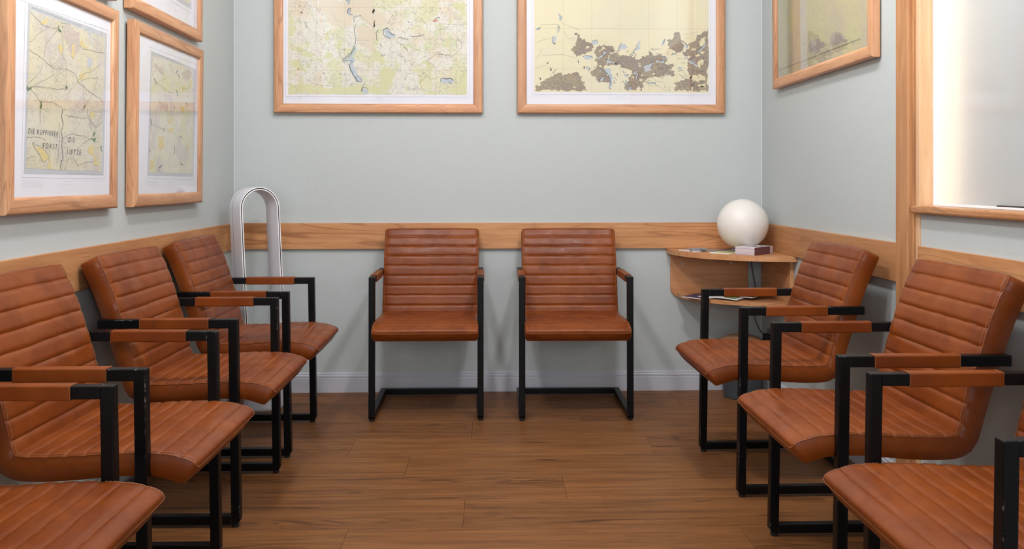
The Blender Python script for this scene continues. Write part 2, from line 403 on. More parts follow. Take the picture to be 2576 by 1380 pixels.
# flat artwork of the maps, in millimetres inside each frame (x to the right, z up)
ART = {
 'm2': {
  'forest': [[(-449,145),(-429,139),(-411,166),(-380,182),(-353,193),(-330,211),(-312,202),(-301,198),(-281,204),(-263,204),(-236,214),(-222,202),(-204,193),(-209,171),(-190,166),(-199,148),(-186,135),(-179,118),(-449,117)],[(-236,418),(-218,409),(-222,396),(-190,387),(-172,369),(-154,365),(-145,347),(-154,324),(-177,319),(-199,310),(-213,301),(-231,295),(-247,308),(-254,324),(-263,333),(-254,344),(-236,351),(-240,364),(-231,387)],[(-114,356),(-91,360),(-69,356),(-51,352),(-32,329),(-46,316),(-69,302),(-60,275),(-19,257),(-28,248),(-78,252),(-91,230),(-78,207),(-60,194),(-69,158),(-114,158),(-127,185),(-159,203),(-163,221),(-132,234),(-127,252),(-141,275),(-127,293),(-141,311),(-132,338)],[(-57,311),(-25,320),(2,302),(25,302),(61,307),(70,280),(97,285),(124,294),(138,303),(142,321),(160,316),(165,303),(206,312),(228,299),(242,276),(228,258),(274,251),(246,231),(278,220),(278,195),(260,195),(237,208),(206,195),(165,190),(129,172),(110,154),(106,118),(92,118),(88,145),(74,118),(34,118),(15,136),(34,185),(56,203),(43,226),(20,235),(-3,253),(-34,257),(-57,275)],[(237,389),(260,384),(274,421),(292,425),(310,407),(310,385),(328,367),(326,335),(305,317),(283,317),(265,335),(242,335)],[(453,439),(455,119),(419,123),(401,114),(373,123),(369,159),(383,173),(355,195),(346,231),(346,267),(364,295),(323,312),(314,321),(355,340),(346,358),(378,376),(396,412),(428,426)],[(283,159),(323,173),(337,186),(369,195),(369,119),(283,118)]],
  'clear': [[(-96,351),(-82,338),(-114,320),(-127,324)],[(-186,346),(-168,351),(-172,338),(-186,337)],[(-251,139),(-240,142),(-242,130),(-251,133)],[(-123,374),(-78,385),(-69,356),(-96,365)],[(-380,125),(-366,125),(-368,117),(-377,119)],[(369,195),(401,204),(437,195),(439,173),(401,164),(373,173)],[(355,412),(392,412),(387,380),(360,376),(337,394)],[(369,340),(392,340),(387,329),(364,331)],[(414,326),(437,322),(428,308),(414,313)],[(401,268),(437,281),(428,259),(410,232),(401,245)],[(419,394),(442,403),(437,367),(414,349)],[(401,150),(446,164),(442,137),(414,137)],[(43,302),(79,339),(74,348),(20,320)]],
  'lake': [[(-154,374),(-132,383),(-123,365),(-145,356),(-157,360)],[(-91,324),(-73,315),(-100,293),(-127,279),(-114,297)],[(-204,297),(-154,297),(-150,288),(-172,279),(-190,283)],[(-53,126),(-64,131),(-60,167),(-64,194),(-87,212),(-91,230),(-60,234),(-53,207),(-48,158)],[(-82,284),(-60,275),(-19,257),(-28,253),(-69,266),(-78,243)],[(-186,243),(-163,234),(-172,221),(-186,229)],[(-353,359),(-362,373),(-357,400),(-339,404),(-346,373)],[(-335,440),(-326,454),(-330,422),(-339,409)],[(-114,176),(-91,194),(-96,171),(-109,167)],[(-447,435),(-425,449),(-429,431)],[(-330,517),(-312,503),(-321,481),(-326,499)],[(-118,212),(-109,234),(-107,212)],[(101,244),(129,253),(147,258),(160,276),(165,258),(151,240),(160,231),(138,219),(120,222),(124,235)],[(-25,320),(-12,347),(2,365),(34,347),(-3,334)],[(43,302),(65,329),(81,343),(79,357),(97,388),(97,339),(79,330)],[(346,285),(373,272),(401,250),(392,240),(355,263)],[(310,385),(342,362),(346,344),(337,340),(328,367)],[(197,271),(219,276),(221,299),(228,294),(224,267),(197,265)],[(11,203),(38,203),(29,190),(11,194)],[(79,230),(88,203),(79,172),(74,194)],[(34,118),(38,145),(56,122)],[(20,172),(34,158),(15,154)],[(396,313),(446,372),(446,363),(401,311)],[(210,357),(228,389),(224,366),(215,353)],[(260,303),(269,315),(285,308),(269,305)],[(126,165),(142,158),(174,163),(181,145),(174,154),(142,155)]],
  'road': [[(-411,303),(-348,305),(-299,306),(-272,297),(-231,283)],[(-449,233),(-398,249),(-366,238)],[(-317,476),(-294,458),(-258,450),(-213,432)],[(-425,458),(-326,461)],[(-447,363),(-411,381),(-366,391)],[(-299,427),(-276,387),(-236,391)],[(-447,282),(-411,337)],[(-339,229),(-366,202)],[(160,186),(183,168),(228,159)],[(301,231),(328,222)],[(187,145),(237,118)],[(319,412),(369,421),(401,426)],[(138,149),(165,145)]],
  'blot': [[(-373,233),(-364,233),(-366,220),(-373,222)],[(-359,213),(-344,229),(-348,220),(-357,209)],[(-227,283),(-222,261),(-229,265)],[(-391,256),(-382,267),(-386,256)],[(-427,188),(-418,175),(-422,172)],[(-240,420),(-231,416),(-236,407),(-247,411)],[(-199,243),(-193,247),(-195,229)],[(-353,368),(-344,364),(-348,357)]],
 },
 'm1': {
  'lake': [[(-120,342),(-131,319),(-144,301),(-175,274),(-174,268),(-144,268),(-146,252),(-151,241),(-131,199),(-100,158),(-86,163),(-109,194),(-131,243),(-129,261),(-118,275),(-146,286),(-118,315),(-111,333)],[(-86,109),(-80,132),(-55,123),(-51,101),(-69,98)],[(-162,516),(-158,534),(-144,540),(-149,516),(-131,505),(-149,502)],[(-171,583),(-151,583),(-155,560)],[(23,427),(50,436),(68,409),(86,401),(81,387),(37,391)],[(324,180),(376,179),(389,169),(378,151),(327,155)]],
  'river': [[(-118,451),(-126,431),(-122,395),(-118,364),(-126,342),(-140,310),(-166,292),(-186,274),(-175,257)],[(-154,250),(-144,225),(-131,194),(-104,158)],[(-71,154),(-82,136),(-88,112)],[(-144,543),(-162,529),(-158,511),(-131,505)],[(-91,505),(-120,500),(-128,489),(-124,471)],[(-4,431),(-13,414),(-8,391),(-11,373)],[(-380,470),(-366,436)],[(-140,270),(-131,261)],[(50,441),(23,427),(32,396),(63,387)],[(86,403),(63,407),(45,427)],[(101,387),(112,394),(121,387),(152,381)],[(166,399),(188,397),(215,399),(237,408)],[(130,340),(152,316)],[(14,306),(19,293),(37,302)],[(322,162),(322,180),(376,179),(389,169)],[(362,164),(378,151)],[(295,491),(318,496)],[(12,360),(14,338)]],
  'border': [[(197,101),(197,119),(224,128),(213,155),(237,182),(246,195),(269,175),(300,178),(295,227),(271,258),(246,267),(304,316),(345,299),(354,283),(394,303),(430,339),(430,366),(412,380),(407,380)]],
  'road': [[(286,464),(309,428),(360,444),(385,415),(412,380)],[(369,577),(362,545),(374,514),(360,444)],[(86,472),(59,445)],[(48,298),(103,325),(139,271),(135,253)],[(139,271),(166,271),(219,240)],[(309,428),(327,397)],[(86,367),(112,358),(130,347)],[(150,206),(228,189)],[(304,473),(358,458),(421,456)],[(68,494),(81,477),(94,504),(81,535)],[(146,208),(139,168)],[(403,223),(394,191),(398,156)],[(421,156),(430,191),(456,227)],[(380,527),(403,492),(439,465)],[(-455,302),(-424,305),(-393,298)],[(-419,409),(-393,398),(-362,358),(-371,318)],[(-295,274),(-289,238)],[(-282,211),(-264,167),(-246,147)],[(-393,514),(-388,537),(-371,577)],[(-380,180),(-348,162),(-335,149),(-255,140),(-175,140),(-113,154)],[(-246,524),(-220,480),(-202,471)],[(-424,340),(-406,318),(-371,323)],[(-437,153),(-419,122),(-428,104)],[(-229,417),(-211,395),(-180,386)],[(-162,382),(-153,346),(-135,350)],[(-238,198),(-233,149)],[(-95,498),(-60,476),(-37,449)],[(-406,269),(-397,233),(-362,202)],[(-357,269),(-300,278)],[(-344,506),(-326,470),(-309,457)]],
  'green': [[(-464,93),(-464,151),(-424,145),(-371,152),(-326,139),(-246,130),(-175,137),(-104,150),(-33,143),(-11,159),(-2,127),(3,181),(16,235),(65,242),(87,204),(70,141),(20,110),(-11,94)],[(-211,372),(-184,377),(-193,332),(-229,323)],[(-273,314),(-238,305),(-246,279),(-282,287)],[(-424,340),(-371,314),(-317,296),(-380,291),(-419,314)],[(-464,269),(-406,291),(-411,260),(-371,198),(-411,220),(-450,251)],[(-464,536),(-433,456),(-455,447),(-464,456)],[(-464,438),(-428,443),(-433,403),(-464,394)],[(-273,412),(-246,417),(-251,381),(-269,368),(-282,386)],[(358,111),(398,147),(421,196),(456,227),(456,97),(376,97)],[(349,384),(371,375),(362,326),(345,344)],[(188,338),(219,334),(215,316),(188,320)],[(286,567),(309,558),(300,505),(286,509)],[(385,568),(448,514),(448,577)],[(-17,333),(1,315),(45,262),(10,244),(-17,270)],[(362,491),(385,496),(376,465),(362,460)],[(224,271),(260,263),(286,227),(264,231)]],
  'pink': [[(-309,582),(-309,564),(-273,493),(-238,439),(-149,449),(-131,502),(-91,494),(-24,440),(-24,583)],[(-109,449),(-24,431),(-24,315),(-69,333),(-113,359)],[(-26,539),(28,517),(63,454),(-26,436)]],
  'blot': [[(-404,517),(-393,523),(-391,512)],[(-178,201),(-169,205),(-171,198)],[(-286,205),(-280,207),(-278,196)],[(-260,328),(-253,323),(-260,320)],[(-202,203),(-195,205),(-197,196)],[(327,518),(331,523),(329,514)],[(313,543),(320,540),(317,535)],[(150,475),(159,470),(155,467)],[(28,579),(32,575),(29,573)]],
  'redblot': [[(278,478),(295,489),(307,478),(286,469)],[(307,305),(316,307),(311,299)],[(48,555),(54,556),(51,550)],[(-419,227),(-408,229),(-406,220),(-415,218)]],
 },
 'P1': {
  'road': [[(-219,482),(-113,542)],[(-62,544),(-90,523),(-122,498),(-133,478),(-135,445),(-85,425),(-9,436)],[(-215,567),(-162,550),(-140,542),(-104,545),(-67,548)],[(-48,569),(11,575)],[(-43,548),(-34,523),(-29,494),(-36,476),(-14,457),(-9,436),(-7,399),(-9,374)],[(-217,462),(-192,455),(-140,444)],[(-144,432),(-157,409),(-183,387),(-219,367)],[(-200,358),(-122,364),(-67,366),(-14,373)],[(-200,360),(-149,382),(-85,409)],[(-9,436),(41,430),(64,407),(66,400)],[(66,400),(147,381),(215,369),(241,353)],[(66,401),(203,437)],[(66,408),(109,438),(147,446),(192,470),(226,483)],[(61,521),(93,511),(147,517),(244,521)],[(-9,352),(21,377),(61,407)],[(-204,348),(-157,323),(-131,321),(-104,326),(-34,315)],[(103,399),(98,360),(117,334)],[(203,435),(175,394),(125,339)],[(-14,296),(141,295),(192,268)],[(125,324),(144,294),(158,248)],[(235,293),(192,270),(175,246),(141,226),(56,191),(21,170),(-14,130)],[(232,326),(192,270)],[(-225,216),(-179,219),(-131,213),(-104,181),(-99,164)],[(-29,220),(41,241),(114,238),(141,226)],[(36,173),(56,151),(72,141),(69,126)],[(72,141),(109,150),(169,154),(215,176)],[(-227,154),(-183,164)],[(-157,304),(-157,258)],[(-50,270),(-55,158)],[(-198,202),(-175,178),(-153,165),(-140,149),(-113,157),(-104,164),(-131,182),(-157,193),(-198,202)]],
  'river': [[(-29,311),(-36,290),(-24,267),(-38,244),(-29,225),(-31,193),(-24,164),(-38,144),(-36,127)]],
  'yellow': [[(-113,572),(-122,553),(-149,545),(-162,546),(-135,560),(-126,569)],[(-57,502),(-34,501),(-26,490),(-38,477),(-53,483)],[(26,518),(56,525),(41,505),(46,486),(31,472),(21,482)],[(72,528),(93,552),(98,532),(130,524),(109,515),(87,518)],[(130,504),(163,501),(147,493)],[(64,407),(98,437),(109,436),(72,403)],[(163,532),(186,535),(180,527)],[(125,446),(152,460),(147,451)],[(-198,202),(-157,193),(-131,182),(-104,164),(-113,157),(-140,149),(-153,165)],[(-108,161),(-95,152),(-95,129),(-122,128),(-104,143)],[(147,315),(180,318),(175,294),(152,300)],[(141,205),(163,214),(197,165),(215,139),(175,143),(180,175),(136,184)]],
  'pink': [[(-19,569),(72,566),(61,498),(21,482),(-29,543)]],
  'green': [[(-55,560),(-41,541),(-62,546)],[(-223,365),(-200,358),(-223,345)],[(-9,384),(3,378),(-4,372),(-14,375)],[(-157,322),(-149,321),(-153,302),(-159,304)],[(-38,561),(-24,559),(-36,552)],[(109,335),(125,339),(117,331),(98,319)],[(186,255),(169,235),(192,234),(152,227),(147,232)],[(229,212),(235,190),(226,193)],[(-38,155),(-29,154),(-36,144)]],
  'clear': [[(125,570),(144,571),(169,533),(155,530)],[(128,488),(158,492),(147,456),(120,450)]],
  'sheet': [[(-224,590),(265,591),(249,111),(-239,112)]],
  'map': [[(-215,573),(250,575),(231,124),(-227,128)]],
  'rule': [[(-264,591),(277,602)],[(-250,102),(262,100)],[(-239,596),(-249,102)],[(279,602),(261,100)]],
 },
 'P2': {
  'bar': [[(-172,490),(-157,480)],[(-160,479),(-149,471)],[(75,557),(57,538)],[(75,540),(94,523)],[(57,472),(77,447)],[(173,429),(187,413)],[(35,403),(44,391)],[(256,497),(256,486)],[(-203,332),(-190,308)],[(-76,303),(-68,291)],[(40,241),(44,204)],[(-121,145),(-88,159)],[(112,169),(140,163)],[(-125,134),(-117,139)],[(103,284),(121,275)],[(-211,218),(-205,205)]],
  'road': [[(-129,481),(-55,508),(40,533)],[(-137,479),(-80,466),(-38,455),(40,453)],[(49,530),(57,472)],[(-145,531),(-192,503)],[(-145,531),(-105,521),(-63,519)],[(-38,568),(5,541),(49,537)],[(-137,466),(-121,436),(-38,403),(-30,374)],[(-195,481),(-176,462),(-153,464)],[(103,527),(117,522)],[(57,428),(31,403)],[(197,421),(226,425)],[(103,482),(178,490),(216,506)],[(-176,320),(-153,318)],[(-207,305),(-145,309),(-72,302),(-30,303)],[(49,218),(75,215),(75,199)],[(-80,162),(-47,159),(-13,186),(31,204)],[(22,149),(112,166)],[(-176,197),(-121,161)],[(-30,173),(13,141)],[(40,237),(31,270)],[(-211,208),(-145,230)],[(-38,402),(-38,351),(-4,327)],[(40,307),(66,272),(103,260)],[(-72,274),(-38,247),(13,262)],[(140,276),(178,250),(159,201)],[(197,372),(159,338),(178,298)]],
  'yellow': [[(121,489),(159,500),(178,481),(140,474)],[(226,528),(241,534),(236,494),(221,500)],[(103,408),(159,413),(149,385),(112,392)],[(-30,345),(40,356),(13,338),(-21,326)],[(-129,262),(-72,274),(-63,236),(-105,215),(-129,233)],[(-211,175),(-168,173),(-160,154),(-207,138)],[(-30,299),(49,311),(13,289)],[(178,250),(216,238),(197,223)]],
  'pink': [[(-192,550),(-72,528),(-88,516),(-145,534)],[(121,556),(236,564),(236,543),(159,517)],[(-117,414),(-30,406),(-38,376),(-105,371)]],
  'sheet': [[(-203,594),(294,586),(271,116),(-226,115)]],
  'map': [[(-195,577),(256,581),(264,129),(-213,127)]],
  'rule': [[(-213,605),(312,610)],[(-230,104),(291,103)]],
 },
 'R': {
  'rule': [[(-494,87),(427,88)],[(-494,84),(427,85)]],
  'road': [[(-387,328),(-323,321),(-295,281),(-216,238)],[(-378,372),(-323,364),(-341,354),(-387,357)],[(-182,175),(-115,152),(-67,120)],[(129,124),(193,105),(280,99)],[(186,278),(193,226),(179,178)],[(-27,311),(56,265),(49,225)],[(357,231),(375,190),(418,171)],[(-474,170),(-378,162),(-304,125)],[(253,239),(319,233)],[(-115,232),(-51,199),(56,186),(129,147)]],
  'forest': [[(-107,151),(-35,163),(34,140),(86,119),(41,109),(-27,93),(-91,111)],[(129,135),(199,149),(267,123),(306,100),(227,96),(144,107)]],
 },
}
# ------------------------------------------------------------------ armchairs
NU = 26; WH = 0.236
def sections(top, bot, n):
    a, L = catmull(top, n); b, _ = catmull(bot, n); return a, b, L
def cushion(name, top, bot, seams, parent, seed, head, tail):
    """closed padded slab: ribbed top surface between stitched seams, flat sides, rounded ends"""
    n = 170; A, B, L = sections(top, bot, n); SK = 3
    vs = []; rows = []
    def puff(s, u):
        s += 0.0022 * mnoise.noise(Vector((u * 9, seed, s * 6)))
        d = min(abs(s - q) for q in seams)
        prev = max([q for q in seams if q <= s], default=-0.03); nxt = min([q for q in seams if q > s], default=L + 0.03)
        w = min(nxt - prev, 0.055)
        x = min(1.0, d / (w * 0.5)); return (1 - (1 - x) ** 5.0)
    def hgt(s, u):
        e = 1 - abs(u); ed = 1 - (1 - min(1, e / 0.05)) ** 2; e2 = 1 - (1 - min(1, e / 0.13)) ** 2
        return (0.0042 if head else 0.0054) * puff(s, u) * (0.45 + 0.55 * ed) + 0.0042 * e2 + 0.0025 * mnoise.noise(Vector((u * 3.1, s * 11, seed))) * ed
    us = [-cos(pi * i / (NU - 1)) for i in range(NU)]
    us = [0.55 * u + 0.45 * (-1 + 2 * i / (NU - 1)) for i, u in enumerate(us)]
    for k in range(n):
        s = L * k / (n - 1); t0 = A[max(0, k - 1)]; t1 = A[min(n - 1, k + 1)]
        tg = (t1 - t0).normalized(); nr = Vector((-tg[1], tg[0]))      # outward of the sitting surface
        a, b = A[k], B[k]; ring = []
        dc = min(s if head else 9, (L - s) if tail else 9); rc = 0.016
        WH_ = WH - (rc * (1 - math.sqrt(max(0, 1 - (1 - min(1, dc / rc)) ** 2))) * 0.7)
        for i, u in enumerate(us):
            h = hgt(s, u)
            endf = min(1, (s if head else 1) / 0.012 + 0.2, ((L - s) if tail else 1) / 0.012 + 0.2)
            h *= endf
            p = a + nr * h; ring.append((u * (WH_ - 0.0015), p[0], p[1]))
        for j in range(1, SK + 1):
            f = j / (SK + 1); p = a.lerp(b, f); ring.append((WH_ + 0.0035 * sin(pi * f), p[0], p[1]))
        for i, u in enumerate(us[::-1]):
            ring.append((u * (WH_ - 0.003), b[0], b[1]))
        for j in range(1, SK + 1):
            f = 1 - j / (SK + 1); p = a.lerp(b, f); ring.append((-WH_ - 0.0035 * sin(pi * f), p[0], p[1]))
        rows.append(len(vs)); vs += ring
    m = 2 * NU + 2 * SK; fs = []
    for k in range(n - 1):
        for i in range(m):
            j = (i + 1) % m; fs.append((rows[k] + i, rows[k] + j, rows[k + 1] + j, rows[k + 1] + i))
    for k, sg, rnd in ((0, -1, head), (n - 1, 1, tail)):
        r0 = rows[k]; tg = (A[1] - A[0]).normalized() * -1 if k == 0 else (A[-1] - A[-2]).normalized()
        grid = [[r0 + i for i in range(NU)]]
        for j in range(1, SK + 1):
            f = j / (SK + 1); row = [r0 + m - j]
            for i in range(1, NU - 1):
                pt = Vector(vs[r0 + i]); pb = Vector(vs[r0 + 2 * NU + SK - 1 - i]); q = pt.lerp(pb, f)
                bul = ((0.012 if tail else 0.006) if rnd else 0.0) * sin(pi * f) * (1 - abs(us[i]) ** 6)
                vs.append((q[0], q[1] + tg[0] * bul, q[2] + tg[1] * bul)); row.append(len(vs) - 1)
            row.append(r0 + NU - 1 + j); grid.append(row)
        grid.append([r0 + 2 * NU + SK - 1 - i for i in range(NU)])
        for j in range(SK + 1):
            for i in range(NU - 1): fs.append((grid[j][i], grid[j][i + 1], grid[j + 1][i + 1], grid[j + 1][i]))
    o = from_py(name, vs, fs, leather, parent, True); o.data.set_sharp_from_angle(angle=R(48))
    # piping that follows the upper edge, and the stitches beside it
    def edge(k, side, lift=0.0):
        t0 = A[max(0, k - 1)]; t1 = A[min(n - 1, k + 1)]; tg = (t1 - t0).normalized(); nr = Vector((-tg[1], tg[0]))
        s = L * k / (n - 1); p = A[k] + nr * (lift + 0.0020 * puff(s, side)); return p
    path = []
    if tail: ks1 = list(range(0, n)); 
    else: ks1 = list(range(0, n))
    def wk(k):
        s = L * k / (n - 1); dc = min(s if head else 9, (L - s) if tail else 9); return WH - 0.0012 - 0.016 * (1 - math.sqrt(max(0, 1 - (1 - min(1, dc / 0.016)) ** 2))) * 0.7
    R_ = [(wk(k), edge(k, 1)[0], edge(k, 1)[1]) for k in range(0, n, 2)]
    L_ = [(-wk(k), edge(k, -1)[0], edge(k, -1)[1]) for k in range(0, n, 2)]
    if head: path = L_[::-1] + [((WH - .012) * (-1 + 2 * i / 12), A[0][0] - 0.001, A[0][1]) for i in range(1, 12)] + R_
    elif tail: path = L_ + [((WH - .012) * (-1 + 2 * i / 12), A[-1][0], A[-1][1] + 0.001) for i in range(1, 12)] + R_[::-1]
    tube('piping', path, 0.0013, piping_leather, o, 6)
    bm = bmesh.new(); acc = 0
    for side in (-1, 1):
        k = 2; last = None
        while k < n - 2:
            p, q = A[k], A[k + 1]; x = side * (WH - 0.0075)
            d = (q - p).normalized() * 0.0028; hN = Vector((-d[1], d[0])).normalized() * (hgt(L * k / (n - 1), x / (WH - .0015)) + .0003)
            c = p + hN
            bm_quadbox(bm, x, c, d); k += 3
    # thread lying in each cross seam
    vs2 = []; fs2 = []
    for q in seams:
        pts = []
        for i in range(25):
            u = -0.985 + 1.97 * i / 24; s = q
            for _ in range(3): s = q - 0.0022 * mnoise.noise(Vector((u * 9, seed, s * 6)))
            kf = min(n - 1.001, max(0, s / L * (n - 1))); k0 = int(kf); pc = A[k0].lerp(A[k0 + 1], kf - k0)
            tg = (A[min(n - 1, k0 + 1)] - A[max(0, k0 - 1)]).normalized(); nr = Vector((-tg[1], tg[0])); hh = hgt(s, u) + 0.0002
            p = pc + nr * hh; pts.append((u * (WH - 0.0015), p[0], p[1]))
        v_, f_ = tube_data(pts, 0.0010, 5); o_ = len(vs2); vs2 += v_; fs2 += [tuple(x + o_ for x in f) for f in f_]
    if head: from_py('seam_thread', vs2, fs2, piping_leather, o, True)
    st = from_bm('stitching', bm, threadM, o); st['kind'] = 'stuff'
    return o
def bm_quadbox(bm, x, c, d):
    w = 0.0006; hn = Vector((-d[1], d[0])).normalized() * 0.0006
    vs = []
    for sx in (-w, w):
        for a, b in ((-1, -1), (1, -1), (1, 1), (-1, 1)):
            p = c + d * a + hn * b; vs.append(bm.verts.new((x + sx, p[0], p[1])))
    for f in ((0, 1, 2, 3), (7, 6, 5, 4), (0, 4, 5, 1), (1, 5, 6, 2), (2, 6, 7, 3), (3, 7, 4, 0)): bm.faces.new([vs[i] for i in f])

SEAT_T = [(-.113, .416), (-.104, .430), (-.075, .442), (-.030, .450), (.04, .4525), (.12, .449), (.20, .445), (.27, .444), (.316, .447)]
SEAT_B = [(-.083, .379), (-.050, .390), (-.012, .399), (.05, .400), (.10, .397), (.18, .390), (.25, .387), (.31, .391), (.345, .408)]
BACK_T = [(.314, .449), (.322, .478), (.340, .555), (.370, .662), (.406, .768), (.447, .852)]
BACK_B = [(.345, .408), (.362, .437), (.374, .475), (.386, .518), (.408, .590), (.430, .660), (.462, .745), (.500, .828)]
seat_seams = [.048, .096, .140, .184, .228, .272, .316, .360, .402]
back_seams = [.033, .082, .1315, .181, .2305, .280, .3295, .379]
TU = 0.028; XO = 0.2475
def make_chair():
    t = thing('cantilever_armchair', '', 'chair')
    s = cushion('seat', SEAT_T, SEAT_B, seat_seams, t, 3.3, True, False)
    b = cushion('backrest', BACK_T, BACK_B, back_seams, t, 8.1, False, True)
    lean = 0.010
    for sd in (-1, 1):
        x0, x1 = sd * XO - TU / 2, sd * XO + TU / 2
        h = TU / 2
        pts = [(-h + .010, .010), (-h, .022), (-h + lean, .656), (h + lean, .656), (h, .010)]
        lg = prism('leg', pts, 0, x0, x1, blackM, t, .0025)
        lathe('glide', [(0, 0), (.0105, 0), (.0115, .003), (.0115, .012), (0, .012)], rubberM, lg, 16, True, (sd * XO, .004, 0))
        ar = box('armrest', (x0, h + lean - .001, .628), (x1, .432, .656), blackM, t, .0025)
        sl = box('leather_sleeve', (x0 - .0022, .085, .6255), (x1 + .0022, .300, .6585), leather, ar, .004, 3)
        for yy in (.0855, .2995):
            bm = bmesh.new(); bm_box(bm, (x0 - .0025, yy - .0010, .6252), (x1 + .0025, yy + .0010, .6588), .0006, 1)
            # folded hem of the sleeve
            from_bm('leather_hem', bm, piping_leather, ar)
        ru = box('runner', (x0, h - .001, .010), (x1, .470, .010 + TU), blackM, t, .0025)
        lathe('glide', [(0, 0), (.0105, 0), (.0115, .003), (.0115, .012), (0, .012)], rubberM, ru, 16, True, (sd * XO, .452, 0))
        # bracket holding the cushion to the armrest
    box('crossbar', (-XO + TU / 2 - .001, .470 - TU, .010), (XO - TU / 2 + .001, .470, .010 + TU), blackM, t, .0025)
    return t
G1 = 'brown ribbed leather cantilever armchairs around the waiting room'
LB = 'brown ribbed leather armchair, '
chairs = [
 ((-.291, 3.872), .5, LB + 'left of the two against the back wall'),
 ((.394, 3.862), -.5, LB + 'right one of the two against the back wall'),
 ((-.800, 3.622), 90.3, LB + 'beside the tall white fan in the left corner'),
 ((-.800, 2.950), 89.6, LB + 'second from the fan in the left row'),
 ((-.800, 2.243), 89.4, LB + 'third from the fan in the left row'),
 ((-.805, 1.585), 90.0, LB + 'nearest in the left row, only seat and arm showing'),
 ((.865, 3.162), -89.0, LB + 'beside the corner shelf with the globe lamp'),
 ((.873, 2.345), -90.0, LB + 'middle of the right row under the frosted window sill'),
 ((.864, 1.657), -90.0, LB + 'nearest in the right row, cut by the right edge'),
]
proto = make_chair()
for i, ((x, y), rz, lb) in enumerate(chairs):
    o = proto if i == 0 else copy_tree(proto)
    o.location = (x, y, 0); o.rotation_euler = (0, 0, R(rz)); o['label'] = lb; o['group'] = G1

# ------------------------------------------------------------------ bladeless fan in the left corner
def stadium(hw, z0, z1, nc=20, ns=6):
    pts = []
    for k in range(nc + 1): q = pi * k / nc; pts.append((hw * cos(q), z1 + hw * sin(q), cos(q), sin(q)))
    for k in range(1, ns): pts.append((-hw, z1 + (z0 - z1) * k / ns, -1, 0))
    for k in range(nc + 1): q = pi + pi * k / nc; pts.append((hw * cos(q), z0 + hw * sin(q), cos(q), sin(q)))
    for k in range(1, ns): pts.append((hw, z0 + (z1 - z0) * k / ns, 1, 0))
    return pts
def ring_sweep(name, prof, mat, parent, hw, z0, z1, smooth=True, ang=30):
    P = stadium(hw, z0, z1); vs = []; n = len(prof); m = len(P)
    for x, z, nx, nz in P:
        for r, y in prof: vs.append((x + nx * r, y, z + nz * r))
    fs = [(i * n + k, i * n + (k + 1) % n, ((i + 1) % m) * n + (k + 1) % n, ((i + 1) % m) * n + k) for i in range(m) for k in range(n)]
    o = from_py(name, vs, fs, mat, parent, smooth); o.data.set_sharp_from_angle(angle=R(ang)); return o
fan = thing('bladeless_fan', 'tall white bladeless tower fan with a black rimmed loop, in the left corner', 'fan', (-1.098, 4.135, 0), R(43))
fan.rotation_euler = (0, 0, R(43))
HW, FZ0, FZ1 = 0.104, 0.43, 0.961
lean_m = Matrix.Rotation(R(-2.6), 4, Vector((0.68, 0.73, 0)).normalized() if False else Vector((sin(R(43)) , cos(R(43)), 0)))
prof = [(-.001, -.055), (0, -.051), (0, .050), (-.004, .055), (-.014, .055), (-.0165, .050), (-.0235, .004), (-.022, -.010), (-.0155, -.052), (-.0145, -.055)]
loop = ring_sweep('loop', prof, whiteM, fan, HW, FZ0, FZ1)
e1 = ring_sweep('front_edge', [(-.0008, -.0565), (-.0008, -.0545), (-.0052, -.0545), (-.0052, -.0565)], fan_edge, loop, HW, FZ0, FZ1)
e2 = ring_sweep('front_edge', [(-.0098, -.0565), (-.0098, -.0545), (-.0145, -.0545), (-.0145, -.0565)], fan_edge, loop, HW, FZ0, FZ1)
e3 = ring_sweep('black_slot', [(-.0050, -.0558), (-.0050, -.0540), (-.0100, -.0540), (-.0100, -.0558)], fan_black, loop, HW, FZ0, FZ1)
e4 = ring_sweep('seam_line', [(.0004, .019), (.0004, .0215), (-.001, .0215), (-.001, .019)], fan_seam, loop, HW, FZ0, FZ1)
# the loop leans a little to the room side over its base
loop.rotation_euler = (0, 0, 0)
loop.matrix_local = Matrix.Translation((0.0, 0, 0)) @ lean_m
lathe('base', [(0, 0), (.094, 0), (.096, .004), (.096, .014), (.092, .020), (.092, .185), (.088, .195), (.070, .24), (.052, .30), (.045, .34), (0, .345)], whiteM, fan, 48)
bm = bmesh.new(); bm_box(bm, (-.0435, -.0965, .1), (.0435, -.0905, .103)); 
from_bm('display_strip', bm, fan_seam, fan)
lathe('base_ring', [(.0925, .190), (.0945, .190), (.0945, .193), (.0925, .193)], fan_seam, fan)
tag(tube('fan_cord', [(-1.115, 4.035, .005), (-1.16, 4.02, .004), (-1.13, 4.01, .004), (-1.10, 3.99, .004), (-1.14, 4.00, .004), (-1.21, 4.01, .004), (-1.27, 4.10, .004), (-1.29, 4.20, .004)], .0035, greyplastic),
    'thin grey power cord curled on the floor at the foot of the white fan', 'cord')

